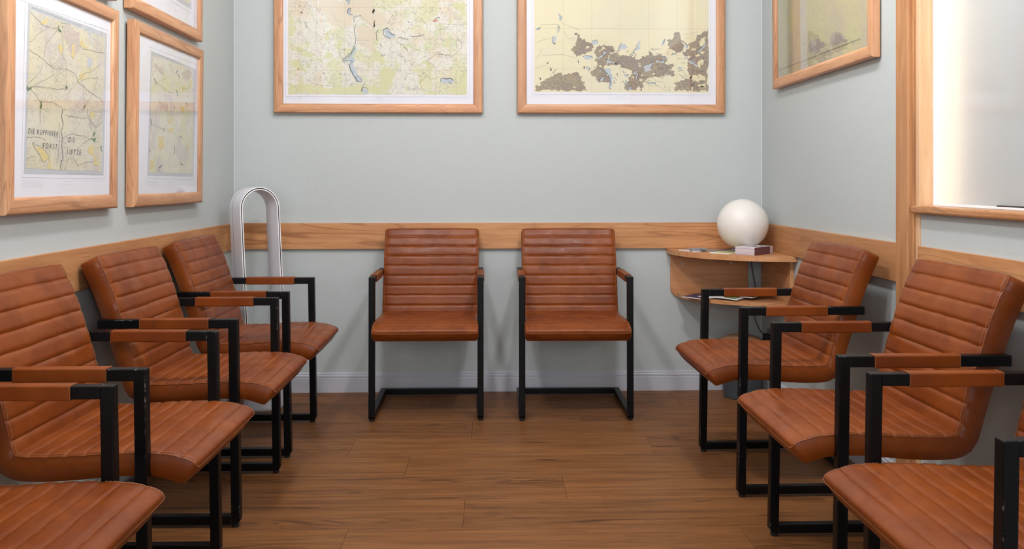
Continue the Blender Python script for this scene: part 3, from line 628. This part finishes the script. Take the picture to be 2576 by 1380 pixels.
# ------------------------------------------------------------------ corner shelf
sh = thing('corner_shelf', 'quarter round oak corner shelf with two tiers fixed in the right corner', 'shelf', (XR, YB, 0))
def quarter(a, b, x1=-.0005, y1=-.0005, nose=.012, n=28, p=2.0):
    pts = [(x1, y1)]
    pts.append((-a, y1))
    for k in range(n + 1):
        q = (pi / 2) * k / n; pts.append((-a * cos(q) ** (2 / p), -.02 - (b - .02) * sin(q) ** (2 / p)))
    pts.append((x1, -b)); return pts
oakTop = wood('shelf_oak', (0.60, 0.30, 0.14), (0.48, 0.22, 0.095), (0.27, 0.105, 0.04), 'X', 0.36, 1.2)
prism('shelf_board', quarter(.508, .520), 2, .717, .7415, oakTop, sh, .006, 3)
prism('shelf_board', quarter(.455, .405), 2, .492, .512, oakTop, sh, .006, 3)
def rounded_panel(w0, w1, z0, z1, r):     # lower outer corner rounded
    pts = [(w1, z1), (w1, z0)]
    for k in range(9):
        q = -pi / 2 - (pi / 2) * k / 8; pts.append((w0 + r + r * cos(q), z0 + r + r * sin(q)))
    pts.append((w0, z1)); return pts
bp = prism('side_panel', rounded_panel(-.486, -.080, .490, .717, .045), 1, -.018, -.001, oakTop, sh, .002)
sp2 = prism('side_panel', rounded_panel(-.475, -.045, .490, .717, .045), 0, -.020, -.001, wood('shelf_oak_y', (0.60, 0.30, 0.14), (0.48, 0.22, 0.095), (0.27, 0.105, 0.04), 'Y', 0.36, 1.2), sh, .002)
for sx, sz in ((-.425, .662), (-.168, .665)):
    bm = bmesh.new(); bmesh.ops.create_cone(bm, cap_ends=True, segments=16, radius1=.005, radius2=.0045, depth=.003, matrix=Matrix.Translation((sx, -.0195, sz)) @ Matrix.Rotation(R(90), 4, 'X'))
    from_bm('screw_cap', bm, chrome, bp)

# globe lamp
GL = thing('globe_lamp', 'unlit white opal glass globe table lamp on the corner shelf', 'lamp', (1.262, 4.200, .7417))
prof = [(.125 * sin(pi * k / 40), .137 - .125 * cos(pi * k / 40)) for k in range(3, 41)]
lathe('globe', prof, opalM, GL, 64).data.set_sharp_from_angle(angle=R(179))
lathe('base', [(0, 0), (.052, 0), (.054, .004), (.054, .014), (.045, .018), (.036, .020), (0, .020)], greyplastic, GL, 40)
cb = [(-.05, -.01, .006), (-.10, -.03, .004), (-.16, -.03, .004), (-.21, -.005, .010), (-.23, .005, .010)]
tube('cord', [Vector(p) for p in catmull([(-.05, -.01, .006), (-.10, -.035, .004), (-.15, -.028, .0045), (-.19, -.010, .012), (-.225, .01, .014)], 30)[0]], .0028, greyplastic, GL)
sw = box('inline_switch', (-.262, .002, .0015), (-.178, .024, .0175), greyplastic, GL, .005, 3); 
tube('cord', [Vector(p) for p in catmull([(-.18, .014, .010), (-.13, .03, .006), (-.08, .06, .005), (0.02, .14, .005), (.06, .19, .004)], 24)[0]], .0028, greyplastic, GL)
tag(tube('power_cable', [Vector(p) for p in catmull([(1.366, 4.406, .712), (1.376, 4.408, .62), (1.392, 4.408, .53), (1.385, 4.400, .47), (1.372, 4.37, .40), (1.385, 4.33, .335), (1.405, 4.29, .300), (1.412, 4.27, .298)], 50)[0]], .003, plain('cable_grey', (.10, .11, .12), .5)),
    'thin grey cable hanging in the corner below the shelf down to the wall socket', 'cable')
so = thing('wall_socket', 'grey wall socket with black plug, low on the right wall under the corner shelf', 'socket', (XR, 4.27, .300))
box('cover_plate', (-.010, -.04, -.04), (0, .04, .04), plain('socket_grey', (.20, .19, .19), .4), so, .003)
box('plug', (-.040, -.018, -.018), (-.010, .018, .018), rubberM, so, .004)

# booklets
coverM = plain('booklet_cover_white', (.72, .70, .72), .45); spineM = plain('booklet_spine_maroon', (.15, .065, .075), .5)
pageM = M('page_edges'); _v = pageM.coords((1, 1, 900)); pageM = pageM.p(Base_Color=pageM.mix(pageM.ss(pageM.noise(_v, 1.0, 2), .45, .6), (.72, .62, .68), (.50, .40, .45)), Roughness=.6)
darkprint = M('cover_print_grey'); _n = darkprint.ss(darkprint.noise(darkprint.coords(), 42, 4, .6, .6), .42, .6)
darkprint = darkprint.p(Base_Color=darkprint.mix(_n, (.045, .045, .05), (.55, .54, .56)), Roughness=.4)
ang = math.atan2(.109, .124); NB = 12
ORD = 'lowest second third fourth fifth sixth seventh eighth ninth tenth eleventh twelfth'.split()
bx = Vector((1.250, 3.972, 0))
for i in range(NB):
    zz = .7422 + i * .00305
    lb = 'white covered booklet with a grey print, topmost of the stack on the corner shelf' if i == NB - 1 else '' + ORD[i] + ' maroon spined booklet from the bottom of the stack on the corner shelf'
    t = thing('booklet', lb, 'booklet', (bx.x + random.uniform(-.0008, .0008), bx.y + random.uniform(-.0008, .0008), zz), ang + random.uniform(-.008, .008), 'booklets stacked on the corner shelf')
    top = i == NB - 1
    box('pages', (.0006, .0004, .0003), (.1645, .1045, .0027), pageM, t)
    box('cover', (0, 0, 0), (.165, .105, .00025), coverM, t)
    box('cover', (0, 0, .00275), (.165, .105, .0030), coverM, t)
    box('spine', (0, -.0005, 0), (.138, .0002, .0030), spineM, t)
    if top: box('cover_picture', (.03, .012, .00302), (.145, .080, .00308), darkprint, t)
def leaflet(label, pts, z, th, cm, extra=None):
    t = thing('leaflet', label, 'leaflet', (pts[0][0], pts[0][1], z), 0, 'loose leaflets on the corner shelf')
    q = [(p[0] - pts[0][0], p[1] - pts[0][1]) for p in pts]
    prism('sheet', q, 2, 0, th, cm, t)
    if extra:
        cx = sum(p[0] for p in q) / 4; cy = sum(p[1] for p in q) / 4
        prism('print', [(cx + (p[0] - cx) * extra[1], cy + (p[1] - cy) * extra[1]) for p in q], 2, th, th + .0002, extra[0], t)
lav = plain('leaflet_lavender', (.34, .27, .37), .5); yel = plain('leaflet_yellow_green', (.46, .47, .17), .5); wht = plain('leaflet_white', (.78, .76, .78), .5)
leaflet('white and lavender folded leaflet, leftmost on the corner shelf', [(.960, 4.285), (1.025, 4.180), (1.085, 4.235), (1.020, 4.330)], .7418, .004, wht, (lav, .86))
leaflet('thin pale leaflet lying behind the lavender leaflet on the corner shelf', [(1.025, 4.33), (1.09, 4.285), (1.135, 4.33), (1.07, 4.375)], .7418, .002, wht, (yel, .6))
leaflet('yellow green leaflet between the lavender leaflet and the booklet stack', [(1.075, 4.12), (1.150, 4.045), (1.225, 4.12), (1.145, 4.185)], .7418, .004, wht, (yel, .93))

# magazines on the lower tier
def magazine(label, cx, cy, rz, w, d, z, bend, cm, strip):
    t = thing('magazine', label, 'magazine', (cx, cy, z), R(rz), 'magazines on the lower tier of the corner shelf')
    n = 14
    def slab(nm, x0, x1, y0, y1, z0, z1, mat):
        vs = []; fs = []
        for i in range(n + 1):
            x = x0 + (x1 - x0) * i / n; h = bend * (1 - math.cos(2 * pi * (x + w / 2) / w)) / 2
            vs += [(x, y0, z0 + h), (x, y1, z0 + h), (x, y1, z1 + h), (x, y0, z1 + h)]
        for i in range(n):
            for k in range(4): fs.append((4 * i + k, 4 * i + (k + 1) % 4, 4 * i + 4 + (k + 1) % 4, 4 * i + 4 + k))
        fs += [(0, 1, 2, 3), (4 * n, 4 * n + 1, 4 * n + 2, 4 * n + 3)]
        from_py(nm, vs, fs, mat, t)
    slab('pages', -w / 2, w / 2, -d / 2, d / 2, 0, .0042, wht)
    slab('cover', -w / 2, w / 2, -d / 2, d / 2, .0042, .0047, cm)
    slab('title_strip', strip[0] * w, strip[1] * w, strip[2] * d, strip[3] * d, .0047, .0049, strip[4])
navy = plain('magazine_navy', (.02, .022, .10), .3); slate = plain('magazine_slate', (.035, .045, .055), .3); mgreen = plain('magazine_green', (.12, .26, .07), .4); maroon = plain('magazine_maroon', (.10, .04, .04), .4)
magazine('navy blue magazine with white lettering block, left end of the lower shelf tier', 1.085, 4.235, 38, .20, .14, .5122, .003, navy, (-.30, .0, -.3, .05, wht))
magazine('white magazine with a green stripe in the middle of the lower shelf tier', 1.175, 4.170, -38, .165, .15, .5172, .004, wht, (.05, .40, -.45, .45, mgreen))
magazine('dark slate grey magazine with a small white title, right on the lower shelf tier' , 1.290, 4.190, 42, .19, .15, .5262, .006, slate, (-.35, -.05, -.28, -.20, wht))
magazine('maroon covered magazine standing up at the back of the lower shelf tier', 1.215, 4.345, 3, .20, .09, .5122, .020, maroon, (-.2, .2, -.1, .1, lav))

# waste bin
wb = thing('waste_bin', 'dark grey round waste bin with a tan lid under the corner shelf', 'bin', (1.278, 4.272, 0))
lathe('bucket', [(0, 0), (.086, 0), (.090, .004), (.108, .275), (.112, .278), (.112, .285), (.104, .285), (.086, .012), (0, .012)], binM, wb, 48)
lathe('lid', [(0, .316), (.03, .315), (.06, .310), (.09, .300), (.104, .290), (.104, .283), (0, .283)], lidM, wb, 48)

# ------------------------------------------------------------------ framed maps
def map_mat(name, base, tints, lines, hatch=None, fold=None):
    m = M(name); v = m.coords(rnd=False)
    c = base
    for sc, a, b, col, seed in tints:
        vv = m.n('VectorMath', operation='ADD', i_0=v, i_1=(seed, seed * 1.7, seed * .3)).outputs[0]
        c = m.mix(m.ss(m.noise(vv, sc, 4, .6, .4), a, b), c, col)
    if hatch:
        col, sc, amt, seed = hatch
        wv = m.n('TexWave', wave_type='BANDS', bands_direction='Z'); m.set(wv.inputs['Vector'], v)
        wv.inputs['Scale'].default_value = sc; wv.inputs['Distortion'].default_value = 3.5; wv.inputs['Detail'].default_value = 2; wv.inputs['Detail Scale'].default_value = 1.4
        mk = m.ss(m.noise(m.n('VectorMath', operation='ADD', i_0=v, i_1=(seed, 0, seed)).outputs[0], 7, 3), .45, .56)
        br = m.ss(m.noise(v, 90, 2), .4, .5)
        c = m.mix(m.math('MULTIPLY', m.math('MULTIPLY', m.ss(wv.outputs[1], .72, .95), m.math('MULTIPLY', mk, br)), amt), c, col)
    for sc, wd, amt, col, seed in lines:
        vv = m.n('VectorMath', operation='ADD', i_0=v, i_1=(seed, seed * .7, seed * 1.3)).outputs[0]
        nn = m.noise(vv, sc, 5, .55, .5)
        f = m.ss(m.math('ABSOLUTE', m.math('SUBTRACT', nn, .5)), 0.0, wd, 1.0, 0.0)
        br = m.ss(m.noise(vv, sc * 3.1, 2), .42, .5)
        c = m.mix(m.math('MULTIPLY', m.math('MULTIPLY', f, br), amt), c, col)
    # small dark lettering-like specks of engraving
    vs = m.n('Mapping'); m.set(vs.inputs['Vector'], v); vs.inputs['Scale'].default_value = (110, 1, 330)
    sp = m.math('MULTIPLY', m.ss(m.noise(vs.outputs[0], 1.0, 3, .7), .63, .70), m.ss(m.noise(v, 38, 2), .54, .60))
    c = m.mix(m.math('MULTIPLY', sp, .6), c, (.12, .12, .13))
    return m.p(Base_Color=c, Roughness=.65, Specular_IOR_Level=.2)
cream = (.72, .68, .52)
mapM = {
 'm1': map_mat('map_pale_green', (.76, .74, .66), [(7, .50, .60, (.70, .69, .46), 1.1), (5, .52, .64, (.74, .66, .53), 5.2), (16, .56, .66, (.66, .68, .47), 9.3)],
               [(9, .006, .7, (.22, .22, .20), 3.1), (22, .012, .65, (.24, .24, .22), 6.2), (45, .018, .6, (.28, .28, .28), 8.8)]),
 'm2': map_mat('map_yellow_coast', (.76, .705, .50), [(4, .45, .65, (.74, .69, .52), 2.2)], []),
 'P1': map_mat('map_moor_hatching', (.66, .625, .51), [(9, .5, .62, (.63, .57, .52), 1.9), (6, .46, .6, (.68, .63, .46), 4.4)],
               [(11, .006, .55, (.26, .23, .22), 7.4), (26, .012, .5, (.22, .20, .20), 2.4)], ((.24, .19, .17), 78, .7, 3.0)),
 'P2': map_mat('map_pale_fields', (.70, .67, .55), [(9, .5, .62, (.66, .66, .42), 7.7), (7, .52, .64, (.60, .55, .52), 3.4)],
               [(14, .007, .5, (.25, .25, .24), 1.2), (34, .010, .4, (.30, .30, .30), 4.6)]),
 'R': map_mat('map_aged_beige', (.50, .45, .29), [(7, .46, .6, (.47, .41, .31), 2.6), (3, .45, .6, (.52, .48, .27), 8.4)],
               [(13, .007, .45, (.20, .18, .14), 5.5), (34, .012, .45, (.24, .21, .17), 7.1)]),
}
inks = {
 'forest': M('ink_forest'), 'clear': plain('ink_clearing', (.74, .68, .46), .65, spec=.2), 'lake': plain('ink_lake_blue', (.50, .56, .60), .65, spec=.2),
 'river': plain('ink_river_dark', (.09, .10, .12), .65, spec=.2), 'road': plain('ink_road_grey', (.24, .24, .22), .65, spec=.2), 'border': plain('ink_border_brown', (.40, .26, .13), .65, spec=.2),
 'green': plain('ink_meadow', (.655, .65, .40), .65, spec=.2), 'greendark': plain('ink_village_green', (.10, .17, .09), .65, spec=.2), 'pink': plain('ink_sandy_pink', (.71, .63, .50), .65, spec=.2),
 'blot': plain('ink_blot', (.16, .15, .13), .65, spec=.2), 'redblot': plain('ink_town_red', (.55, .30, .20), .65, spec=.2), 'yellow': plain('ink_yellow', (.68, .56, .24), .65, spec=.2),
 'grid': plain('ink_grid', (.48, .36, .22), .65, spec=.2), 'sheet': plain('ink_grey_margin', (.52, .54, .58), .6, spec=.2), 'rule': plain('ink_rule', (.42, .43, .50), .6, spec=.2), 'pinkgrey': plain('ink_heath', (.56, .48, .43), .65, spec=.2), 'rforest': plain('ink_faded_heath', (.36, .31, .28), .65, spec=.2),
}
_f = inks['forest']; _c = _f.coords(rnd=False)
_k = _f.mix(_f.ss(_f.noise(_c, 9, 3), .4, .6), (.40, .335, .235), (.345, .28, .225)); _k = _f.mix(_f.math('MULTIPLY', _f.ss(_f.noise(_c, 110, 4, .7), .48, .60), .6), _k, (.20, .18, .16))
inks['forest'] = _f.p(Base_Color=_k, Roughness=.65, Specular_IOR_Level=.2)

def roughen(pts, amp, closed, rng, lv=3):
    P = [Vector(p) for p in pts]
    for l in range(lv):
        Q = []; n = len(P)
        for i in range(n if closed else n - 1):
            a, b = P[i], P[(i + 1) % n]; d = b - a; L = d.length
            Q.append(a)
            if L > 3.0:
                k = min(L * amp, 9.0) / L; Q.append((a + b) / 2 + Vector((-d[1], d[0])) * rng.uniform(-k, k))
        if not closed: Q.append(P[-1])
        P = Q
    return P
class Print:
    """flat print: filled areas and drawn lines, one mesh per ink, each a hair above the paper"""
    def __init__(s, parent, y, clip=None): s.clip = clip; s.parent = parent; s.y = y; s.d = {}; s.rng = random.Random(5); s.order = []
    def bm(s, ink):
        if ink not in s.d: s.d[ink] = bmesh.new(); s.order.append(ink)
        return s.d[ink]
    def lay(s, ink): return s.y - .00012 * (1 + s.order.index(ink))
    def area(s, ink, pts, amp=.22):
        bm = s.bm(ink); P = roughen(pts, amp, True, s.rng, 4) if amp else [Vector(p) for p in pts]
        if s.clip: P = [Vector((min(max(p[0], s.clip[0]), s.clip[1]), min(max(p[1], s.clip[2]), s.clip[3]))) for p in P]
        vs = [bm.verts.new((p[0] / 1000, s.lay(ink), p[1] / 1000)) for p in P]
        for tri in tessellate_polygon([[Vector((p[0], p[1], 0)) for p in P]]):
            try: bm.faces.new([vs[i] for i in tri])
            except ValueError: pass
    def line(s, ink, pts, w=1.0, amp=.10, lv=3):
        bm = s.bm(ink); P = roughen(pts, amp, False, s.rng, lv) if amp else [Vector(p) for p in pts]; prev = None
        for i, p in enumerate(P):
            a = P[max(0, i - 1)]; b = P[min(len(P) - 1, i + 1)]; d = (b - a)
            if d.length < 1e-6: continue
            nr = Vector((-d[1], d[0])).normalized() * (w / 2)
            q = (bm.verts.new(((p[0] + nr[0]) / 1000, s.lay(ink), (p[1] + nr[1]) / 1000)), bm.verts.new(((p[0] - nr[0]) / 1000, s.lay(ink), (p[1] - nr[1]) / 1000)))
            if prev: bm.faces.new((prev[0], q[0], q[1], prev[1]))
            prev = q
    def scribble(s, ink, x, z, L, h, slope=0.0):
        """illegible engraved line of script"""
        t = 0
        while t < L:
            wl = s.rng.uniform(3, 9) * h / 3; pts = []; k = 0
            while k < wl and t + k < L: pts.append((x + t + k, z + slope * (t + k) + s.rng.uniform(-.5, .5) * h)); k += h * .45
            if len(pts) > 1: s.line(ink, pts, max(.45, h * .2), 0)
            t += wl + h * .8
    def done(s):
        for ink in s.order:
            o = from_bm('printed_ink', s.d[ink], inks[ink], s.parent)
            for p in o.data.polygons: pass
def ink_text(txt, x, z, h, parent, y, sx=1.0, shear=.25, rot=0.0, mat=None):
    cu = bpy.data.curves.new('lettering', 'FONT'); cu.body = txt; cu.size = h * 1.1; cu.shear = shear; cu.space_character = 1.45; cu.extrude = 0
    to = bpy.data.objects.new('lettering', cu); C.objects.link(to)
    me = bpy.data.meshes.new_from_object(to.evaluated_get(bpy.context.evaluated_depsgraph_get()))
    bpy.data.objects.remove(to); bpy.data.curves.remove(cu)
    me.transform(Matrix.Translation((x, y, z)) @ Matrix.Rotation(rot, 4, 'Y') @ Matrix.Rotation(R(90), 4, 'X') @ Matrix.Diagonal((sx, 1, 1, 1)))
    return link('lettering', me, mat or inkM, parent)

def glass_mat():
    m = M('picture_glass'); tr = m.n('BsdfTransparent'); gl = m.n('BsdfGlossy', i_Color=(1, 1, 1)); gl.inputs['Roughness'].default_value = .012
    g = m.n('NewGeometry'); d = m.n('VectorMath', operation='DOT_PRODUCT', i_0=g.outputs['Normal'], i_1=g.outputs['Incoming']).outputs['Value']
    q = m.math('POWER', m.math('SUBTRACT', 1.0, m.math('ABSOLUTE', d)), 5.0)
    a = m.n('MixShader', i_0=m.math('ADD', .04, m.math('MULTIPLY', q, .96), clamp=True)); m.set(a.inputs[1], tr); m.set(a.inputs[2], gl); m.set(m.out.inputs[0], a); return m.m
glassM = glass_mat()
RW = .0475
def framed(label, loc, rz, W, H, depth, recess, tilt=0.0, aged=False):
    t = thing('framed_map', label, 'picture', loc, rz, 'oak framed antique maps on the walls'); t.rotation_euler = (tilt, 0, rz)
    D = depth
    prof = [(0, 0), (0, D - .005), (.0015, D - .0015), (.006, D), (RW - .012, D - .0005), (RW - .004, D - .003), (RW - .001, D - .006), (RW, D - .010), (RW, .004), (RW - .006, 0)]
    def rail(side):
        vs = []; n = len(prof)
        for e in (0, 1):
            for a, d in prof:
                if side == 'b': p = ((-W / 2 + a) if e == 0 else (W / 2 - a), -d, a)
                if side == 't': p = ((-W / 2 + a) if e == 0 else (W / 2 - a), -d, H - a)
                if side == 'l': p = (-W / 2 + a, -d, a if e == 0 else H - a)
                if side == 'r': p = (W / 2 - a, -d, a if e == 0 else H - a)
                vs.append(p)
        fs = [(i, (i + 1) % n, n + (i + 1) % n, n + i) for i in range(n)] + [tuple(range(n)), tuple(range(n, 2 * n))]
        o = from_py('frame_rail', vs, fs, oak_frame_x if side in 'bt' else oak_frame_z, t, True); o.data.set_sharp_from_angle(angle=R(60))
    for s_ in 'btlr': rail(s_)
    pw, ph = W / 2 - RW + .004, H - RW + .004
    yp = -(D - recess)
    paper = box('paper', (-pw, yp, RW - .004), (pw, yp + .0015, ph), mapM['R'] if aged else paperM, t)
    box('backing_board', (-pw, yp + .0015, RW - .004), (pw, yp + .005, ph), plain('backing', (.3, .2, .12), .8) if 'backing' not in bpy.data.materials else bpy.data.materials['backing'], t)
    box('glass', (-pw, yp - .0040, RW - .003), (pw, yp - .0030, ph), glassM, t)
    return t, paper, yp
def hung(x, y, z): return (x, y, z)

def grid_lines(P, xs, zs, x0, x1, z0, z1, w=.8):
    for x in xs: P.line('grid', [(x, z0), (x, z1)], w, 0)
    for z in zs: P.line('grid', [(x0, z), (x1, z)], w, 0)
def fill_print(P, k):
    A = ART[k]
    for kind, w in (('pink', 0), ('green', 0), ('forest', 0), ('yellow', 0), ('clear', 0), ('lake', 0)):
        for p in A.get(kind, []):
            ink = kind
            if k == 'P1' and kind == 'green': ink = 'greendark'
            if k in ('P1', 'P2') and kind == 'pink': ink = 'pinkgrey'
            if k == 'R' and kind == 'forest': ink = 'rforest'
            if k == 'P1' and kind == 'clear': ink = 'sheet'
            P.area(ink, p, .34 if kind in ('forest', 'green', 'pink') else .2)
    for kind in ('blot', 'redblot'):
        for p in A.get(kind, []): P.area(kind, p, .2)
    for p in A.get('road', []): P.line('road', p, .9 if k != 'P1' else 1.15, .06)
    for p in A.get('border', []): P.line('border', p, 1.5, .06)
    for p in A.get('river', []): P.line('river', p, 2.2, .10)
    for p in A.get('bar', []): P.line('river', p, 5.5, .05)
    if k != 'R':
        for p in A.get('lake', []):
            n = max(3, int(len(p) * .7)); P.line('river', p[:n], 2.0, .16)
def caption(P, x0, x1, zt):
    for i in range(2): P.scribble('rule', x0, zt - 5 * i, 105, 1.5)
    P.scribble('blot', -22, zt - 2, 42, 1.6); P.scribble('rule', -30, zt - 8, 60, 1.1); P.line('rule', [(-52, zt - 14), (52, zt - 14)], .5, 0)
    P.scribble('rule', x1 - 125, zt - 2, 122, 1.2)

# left map on the back wall
HB = .80
t, pp, yp = framed('framed pale green map with a dark river on the back wall', ((-1.114 - .039) / 2, YB - .004, 1.446), 0, 1.075, HB, .031, .012)
z0m = .0945; box('map_print', (-.4655, yp - .0004, z0m), (.457, yp, HB - .095), mapM['m1'], pp)
P = Print(pp, yp - .0004, (-465.5, 457, 94.5, 705))
for ink in ('pink', 'green', 'grid'): P.bm(ink)
fill_print(P, 'm1')
grid_lines(P, [-319, -174, -28, 116, 265, 405], [220, 383, 545], -465, 457, 95, 705)
P.line('rule', [(-478, 84), (470, 84)], .9, 0)
for q in (-478, 470): P.line('rule', [(q, 84), (q, 716)], .8, 0)
caption(P, -478, 470, 77)
for q in range(95):
    P.scribble('road', P.rng.uniform(-450, 420), P.rng.uniform(110, 400), P.rng.uniform(8, 34), P.rng.uniform(1.2, 2.6), P.rng.uniform(-.1, .1))
for q, (a, b, L, h) in enumerate([(-290, 406, 80, 7), (-285, 328, 30, 8), (-205, 328, 40, 8), (-110, 375, 70, 5), (-95, 356, 26, 5), (-112, 232, 40, 6), (-195, 195, 50, 6), (55, 244, 30, 6), (-80, 290, 40, 4), (180, 330, 34, 6), (310, 300, 60, 10)]):
    P.scribble('river' if h > 5.5 else 'blot', a, b, L, h)
P.done()
# right map on the back wall
t, pp, yp = framed('framed yellow map with brown forests along a coast on the back wall', ((.142 + 1.227) / 2, YB - .004, 1.446), 0, 1.085, HB, .031, .012)
box('map_print', (-.456, yp - .0004, .109), (.458, yp, HB - .10), mapM['m2'], pp)
P = Print(pp, yp - .0004, (-456, 458, 109, 700))
for ink in ('forest', 'clear', 'lake', 'grid'): P.bm(ink)
fill_print(P, 'm2')
grid_lines(P, [-305, -156, -7, 143, 290], [232, 444 - 2, 650], -455, 457, 110, 700)
P.line('rule', [(-466, 98), (468, 98)], .9, 0)
for q in (-466, 468): P.line('rule', [(q, 98), (q, 712)], .8, 0)
caption(P, -466, 468, 90)
rg = P.rng
for q in range(60):
    x = rg.uniform(-440, 430); z = rg.uniform(125, 420 - 90 * (1 if -80 < x < 180 else 0)); P.scribble('road', x, z, rg.uniform(8, 36), rg.uniform(1.4, 3))
for q in range(34):
    x = rg.uniform(-140, 440); z = rg.uniform(130, 340); r_ = rg.uniform(4, 11); a_ = rg.uniform(0, 3)
    P.area('clear' if q % 3 else 'lake', [(x + r_ * cos(a_ + t_) * (1.5 if t_ < 2 else .8), z + r_ * .6 * sin(a_ + t_)) for t_ in (0, 1.2, 2.4, 3.6, 5)], .3)
for q in range(70):
    x = rg.uniform(-150, 440); z = rg.uniform(130, 340); pts = [(x, z)]
    for k_ in range(3): pts.append((pts[-1][0] + rg.uniform(-4, 14), pts[-1][1] + rg.uniform(-12, 10)))
    P.line('river', pts, 1.6, .2)
for q, (a, b, L, h) in enumerate([(-350, 158, 55, 8), (150, 337, 60, 8), (290, 285, 90, 7), (-20, 290, 40, 6), (60, 195, 60, 7), (-190, 355, 40, 5)]): P.scribble('river', a, b, L, h)
P.done()
# two lower maps on the left wall (and the two above them, only their bottoms in view)
def left_map(key, label, y0, y1, zb, H, full=True, tilt=R(.5)):
    t, pp, yp = framed(label, (XL + .0045, (y0 + y1) / 2, zb), R(90), y1 - y0, H, .031, .010, tilt)
    W = y1 - y0; P = Print(pp, yp)
    if full:
        A = ART[key]
        P.area('sheet', A['sheet'][0], 0)
        mp = A['map'][0]; vs = [(p[0] / 1000, yp - .0006, p[1] / 1000) for p in mp]
        vs += [(v[0], yp - .0003, v[2]) for v in vs]
        from_py('map_print', vs, [(0, 1, 2, 3), (4, 5, 6, 7), (0, 1, 5, 4), (1, 2, 6, 5), (2, 3, 7, 6), (3, 0, 4, 7)], mapM[key], pp)
        for p in A['rule']: P.line('rule', p, 1.2, 0)
        P.y = yp - .0006
        fill_print(P, key)
        xa = A['sheet'][0][3][0]; xb = A['sheet'][0][2][0]; zz = A['rule'][1 if key == 'P1' else 1][0][1] - 9
        zt = A['sheet'][0][0][1]
        for i in range(4): P.scribble('blot', xa - 12, zz - 6 * i, 110, 1.5)
        P.scribble('blot', -20, zz - 2, 60, 2); P.scribble('rule', -50, zz - 12, 110, 1.4); P.scribble('rule', xb - 150, zz, 150, 1.2)
        P.scribble('blot', mp[0][0] + 8, mp[0][1] + 9, 290, 6, (mp[1][1] - mp[0][1]) / (mp[1][0] - mp[0][0]))
        P.scribble('blot', mp[3][0] + (mp[2][0] - mp[3][0]) * .5, mp[3][1] - 11, 240, 4.5, (mp[2][1] - mp[3][1]) / (mp[2][0] - mp[3][0]))
        for q in range(26): P.scribble('road', P.rng.uniform(mp[0][0] + 20, mp[1][0] - 60), P.rng.uniform(mp[3][1] + 20, mp[1][1] - 30), P.rng.uniform(10, 40), P.rng.uniform(1.5, 3))
        # folded sheet tone band across the middle
    else:
        P.area('sheet', [(-W * 360, 128), (W * 335, 120), (W * 335, H * 1000 - 100), (-W * 360, H * 1000 - 100)], 0)
        P.y = yp - .0003
        box('map_print', (-W * .345, yp - .0006, .14), (W * .32, yp - .0002, H - .11), mapM['P2'], pp)
        P.line('rule', [(-W * 380, 112), (W * 355, 104)], 1.2, 0)
        P.scribble('blot', -30, 96, 60, 2); P.scribble('rule', -60, 86, 110, 1.4)
        P.y = yp - .0006
        P.line('road', [(W * 200, 150), (W * 230, 220), (W * 250, 150)], 3, 0)
    P.done(); return t, pp, yp
t, pp, yp = left_map('P1', 'large oak framed map of hatched moorland, lower left on the left wall', 2.291, 2.971, 1.0, .682)
for s_, x, z, h, sx in (('DIE RUPPINSER', -.222, .226, .0200, .80), ('FORST', -.145, .188, .0200, 1.0), ('DIE', .004, .213, .0200, 1.0), ('LIETZE', -.004, .176, .0200, 1.0)):
    ink_text(s_, x, z, h, pp, yp - .0018, sx)
left_map('P2', 'framed pale map of fields, lower one nearest the corner on the left wall', 3.103, 3.837, .998, .682)
left_map('P2', 'oak framed map hanging directly above the pale field map, cut by the top edge', 3.088, 3.840, 1.718, .70, False)
left_map('P2', 'oak framed map above the moorland map, just its bottom corner in view', 2.27, 2.966, 1.716, .70, False)
# map on the right wall
t, pp, yp = framed('oak framed aged beige map on the right wall above the corner shelf', (XR - .005, (3.057 + 4.151) / 2, 1.547), R(-90), 1.094, .80, .031, .013, R(.3), True)
P = Print(pp, yp); 
for ink in ('rforest', 'road', 'rule'): P.bm(ink)
fill_print(P, 'R')
for p in ART['R']['rule']: P.line('blot', p, 1.4, 0)
for i in range(9):
    for k_ in range(3): P.scribble('blot', -490 + i * 105 + P.rng.uniform(0, 20), 72 + i * .9 - k_ * 5, P.rng.uniform(30, 70), 1.8)
P.done()
# thin hanging wires between the stacked maps and a loop of wire by the right map
wireM = plain('nylon_wire', (.35, .38, .38), .3)
for y, lb in ((2.83, 'clear wire between the two nearer maps on the left wall'), (3.18, 'clear wire at the near side of the two maps nearest the corner'), (3.77, 'clear wire at the far side between the two maps nearest the corner')):
    tag(tube('hanging_wire', [(XL + .012, y, 1.66), (XL + .012, y, 1.74)], .0008, wireM, None, 5), lb, 'wire')
tag(tube('hanging_wire', [Vector(p) for p in catmull([(1.225, YB - .006, 1.78), (1.231, YB - .010, 1.745), (1.2335, YB - .012, 1.705), (1.231, YB - .012, 1.67), (1.226, YB - .008, 1.655)], 24)[0]], .0009, wireM, None, 5),
    'loose loop of clear wire sticking out right of the yellow coast map', 'wire')
for o in bpy.data.objects:
    if o.type == 'FONT': bpy.data.objects.remove(o)
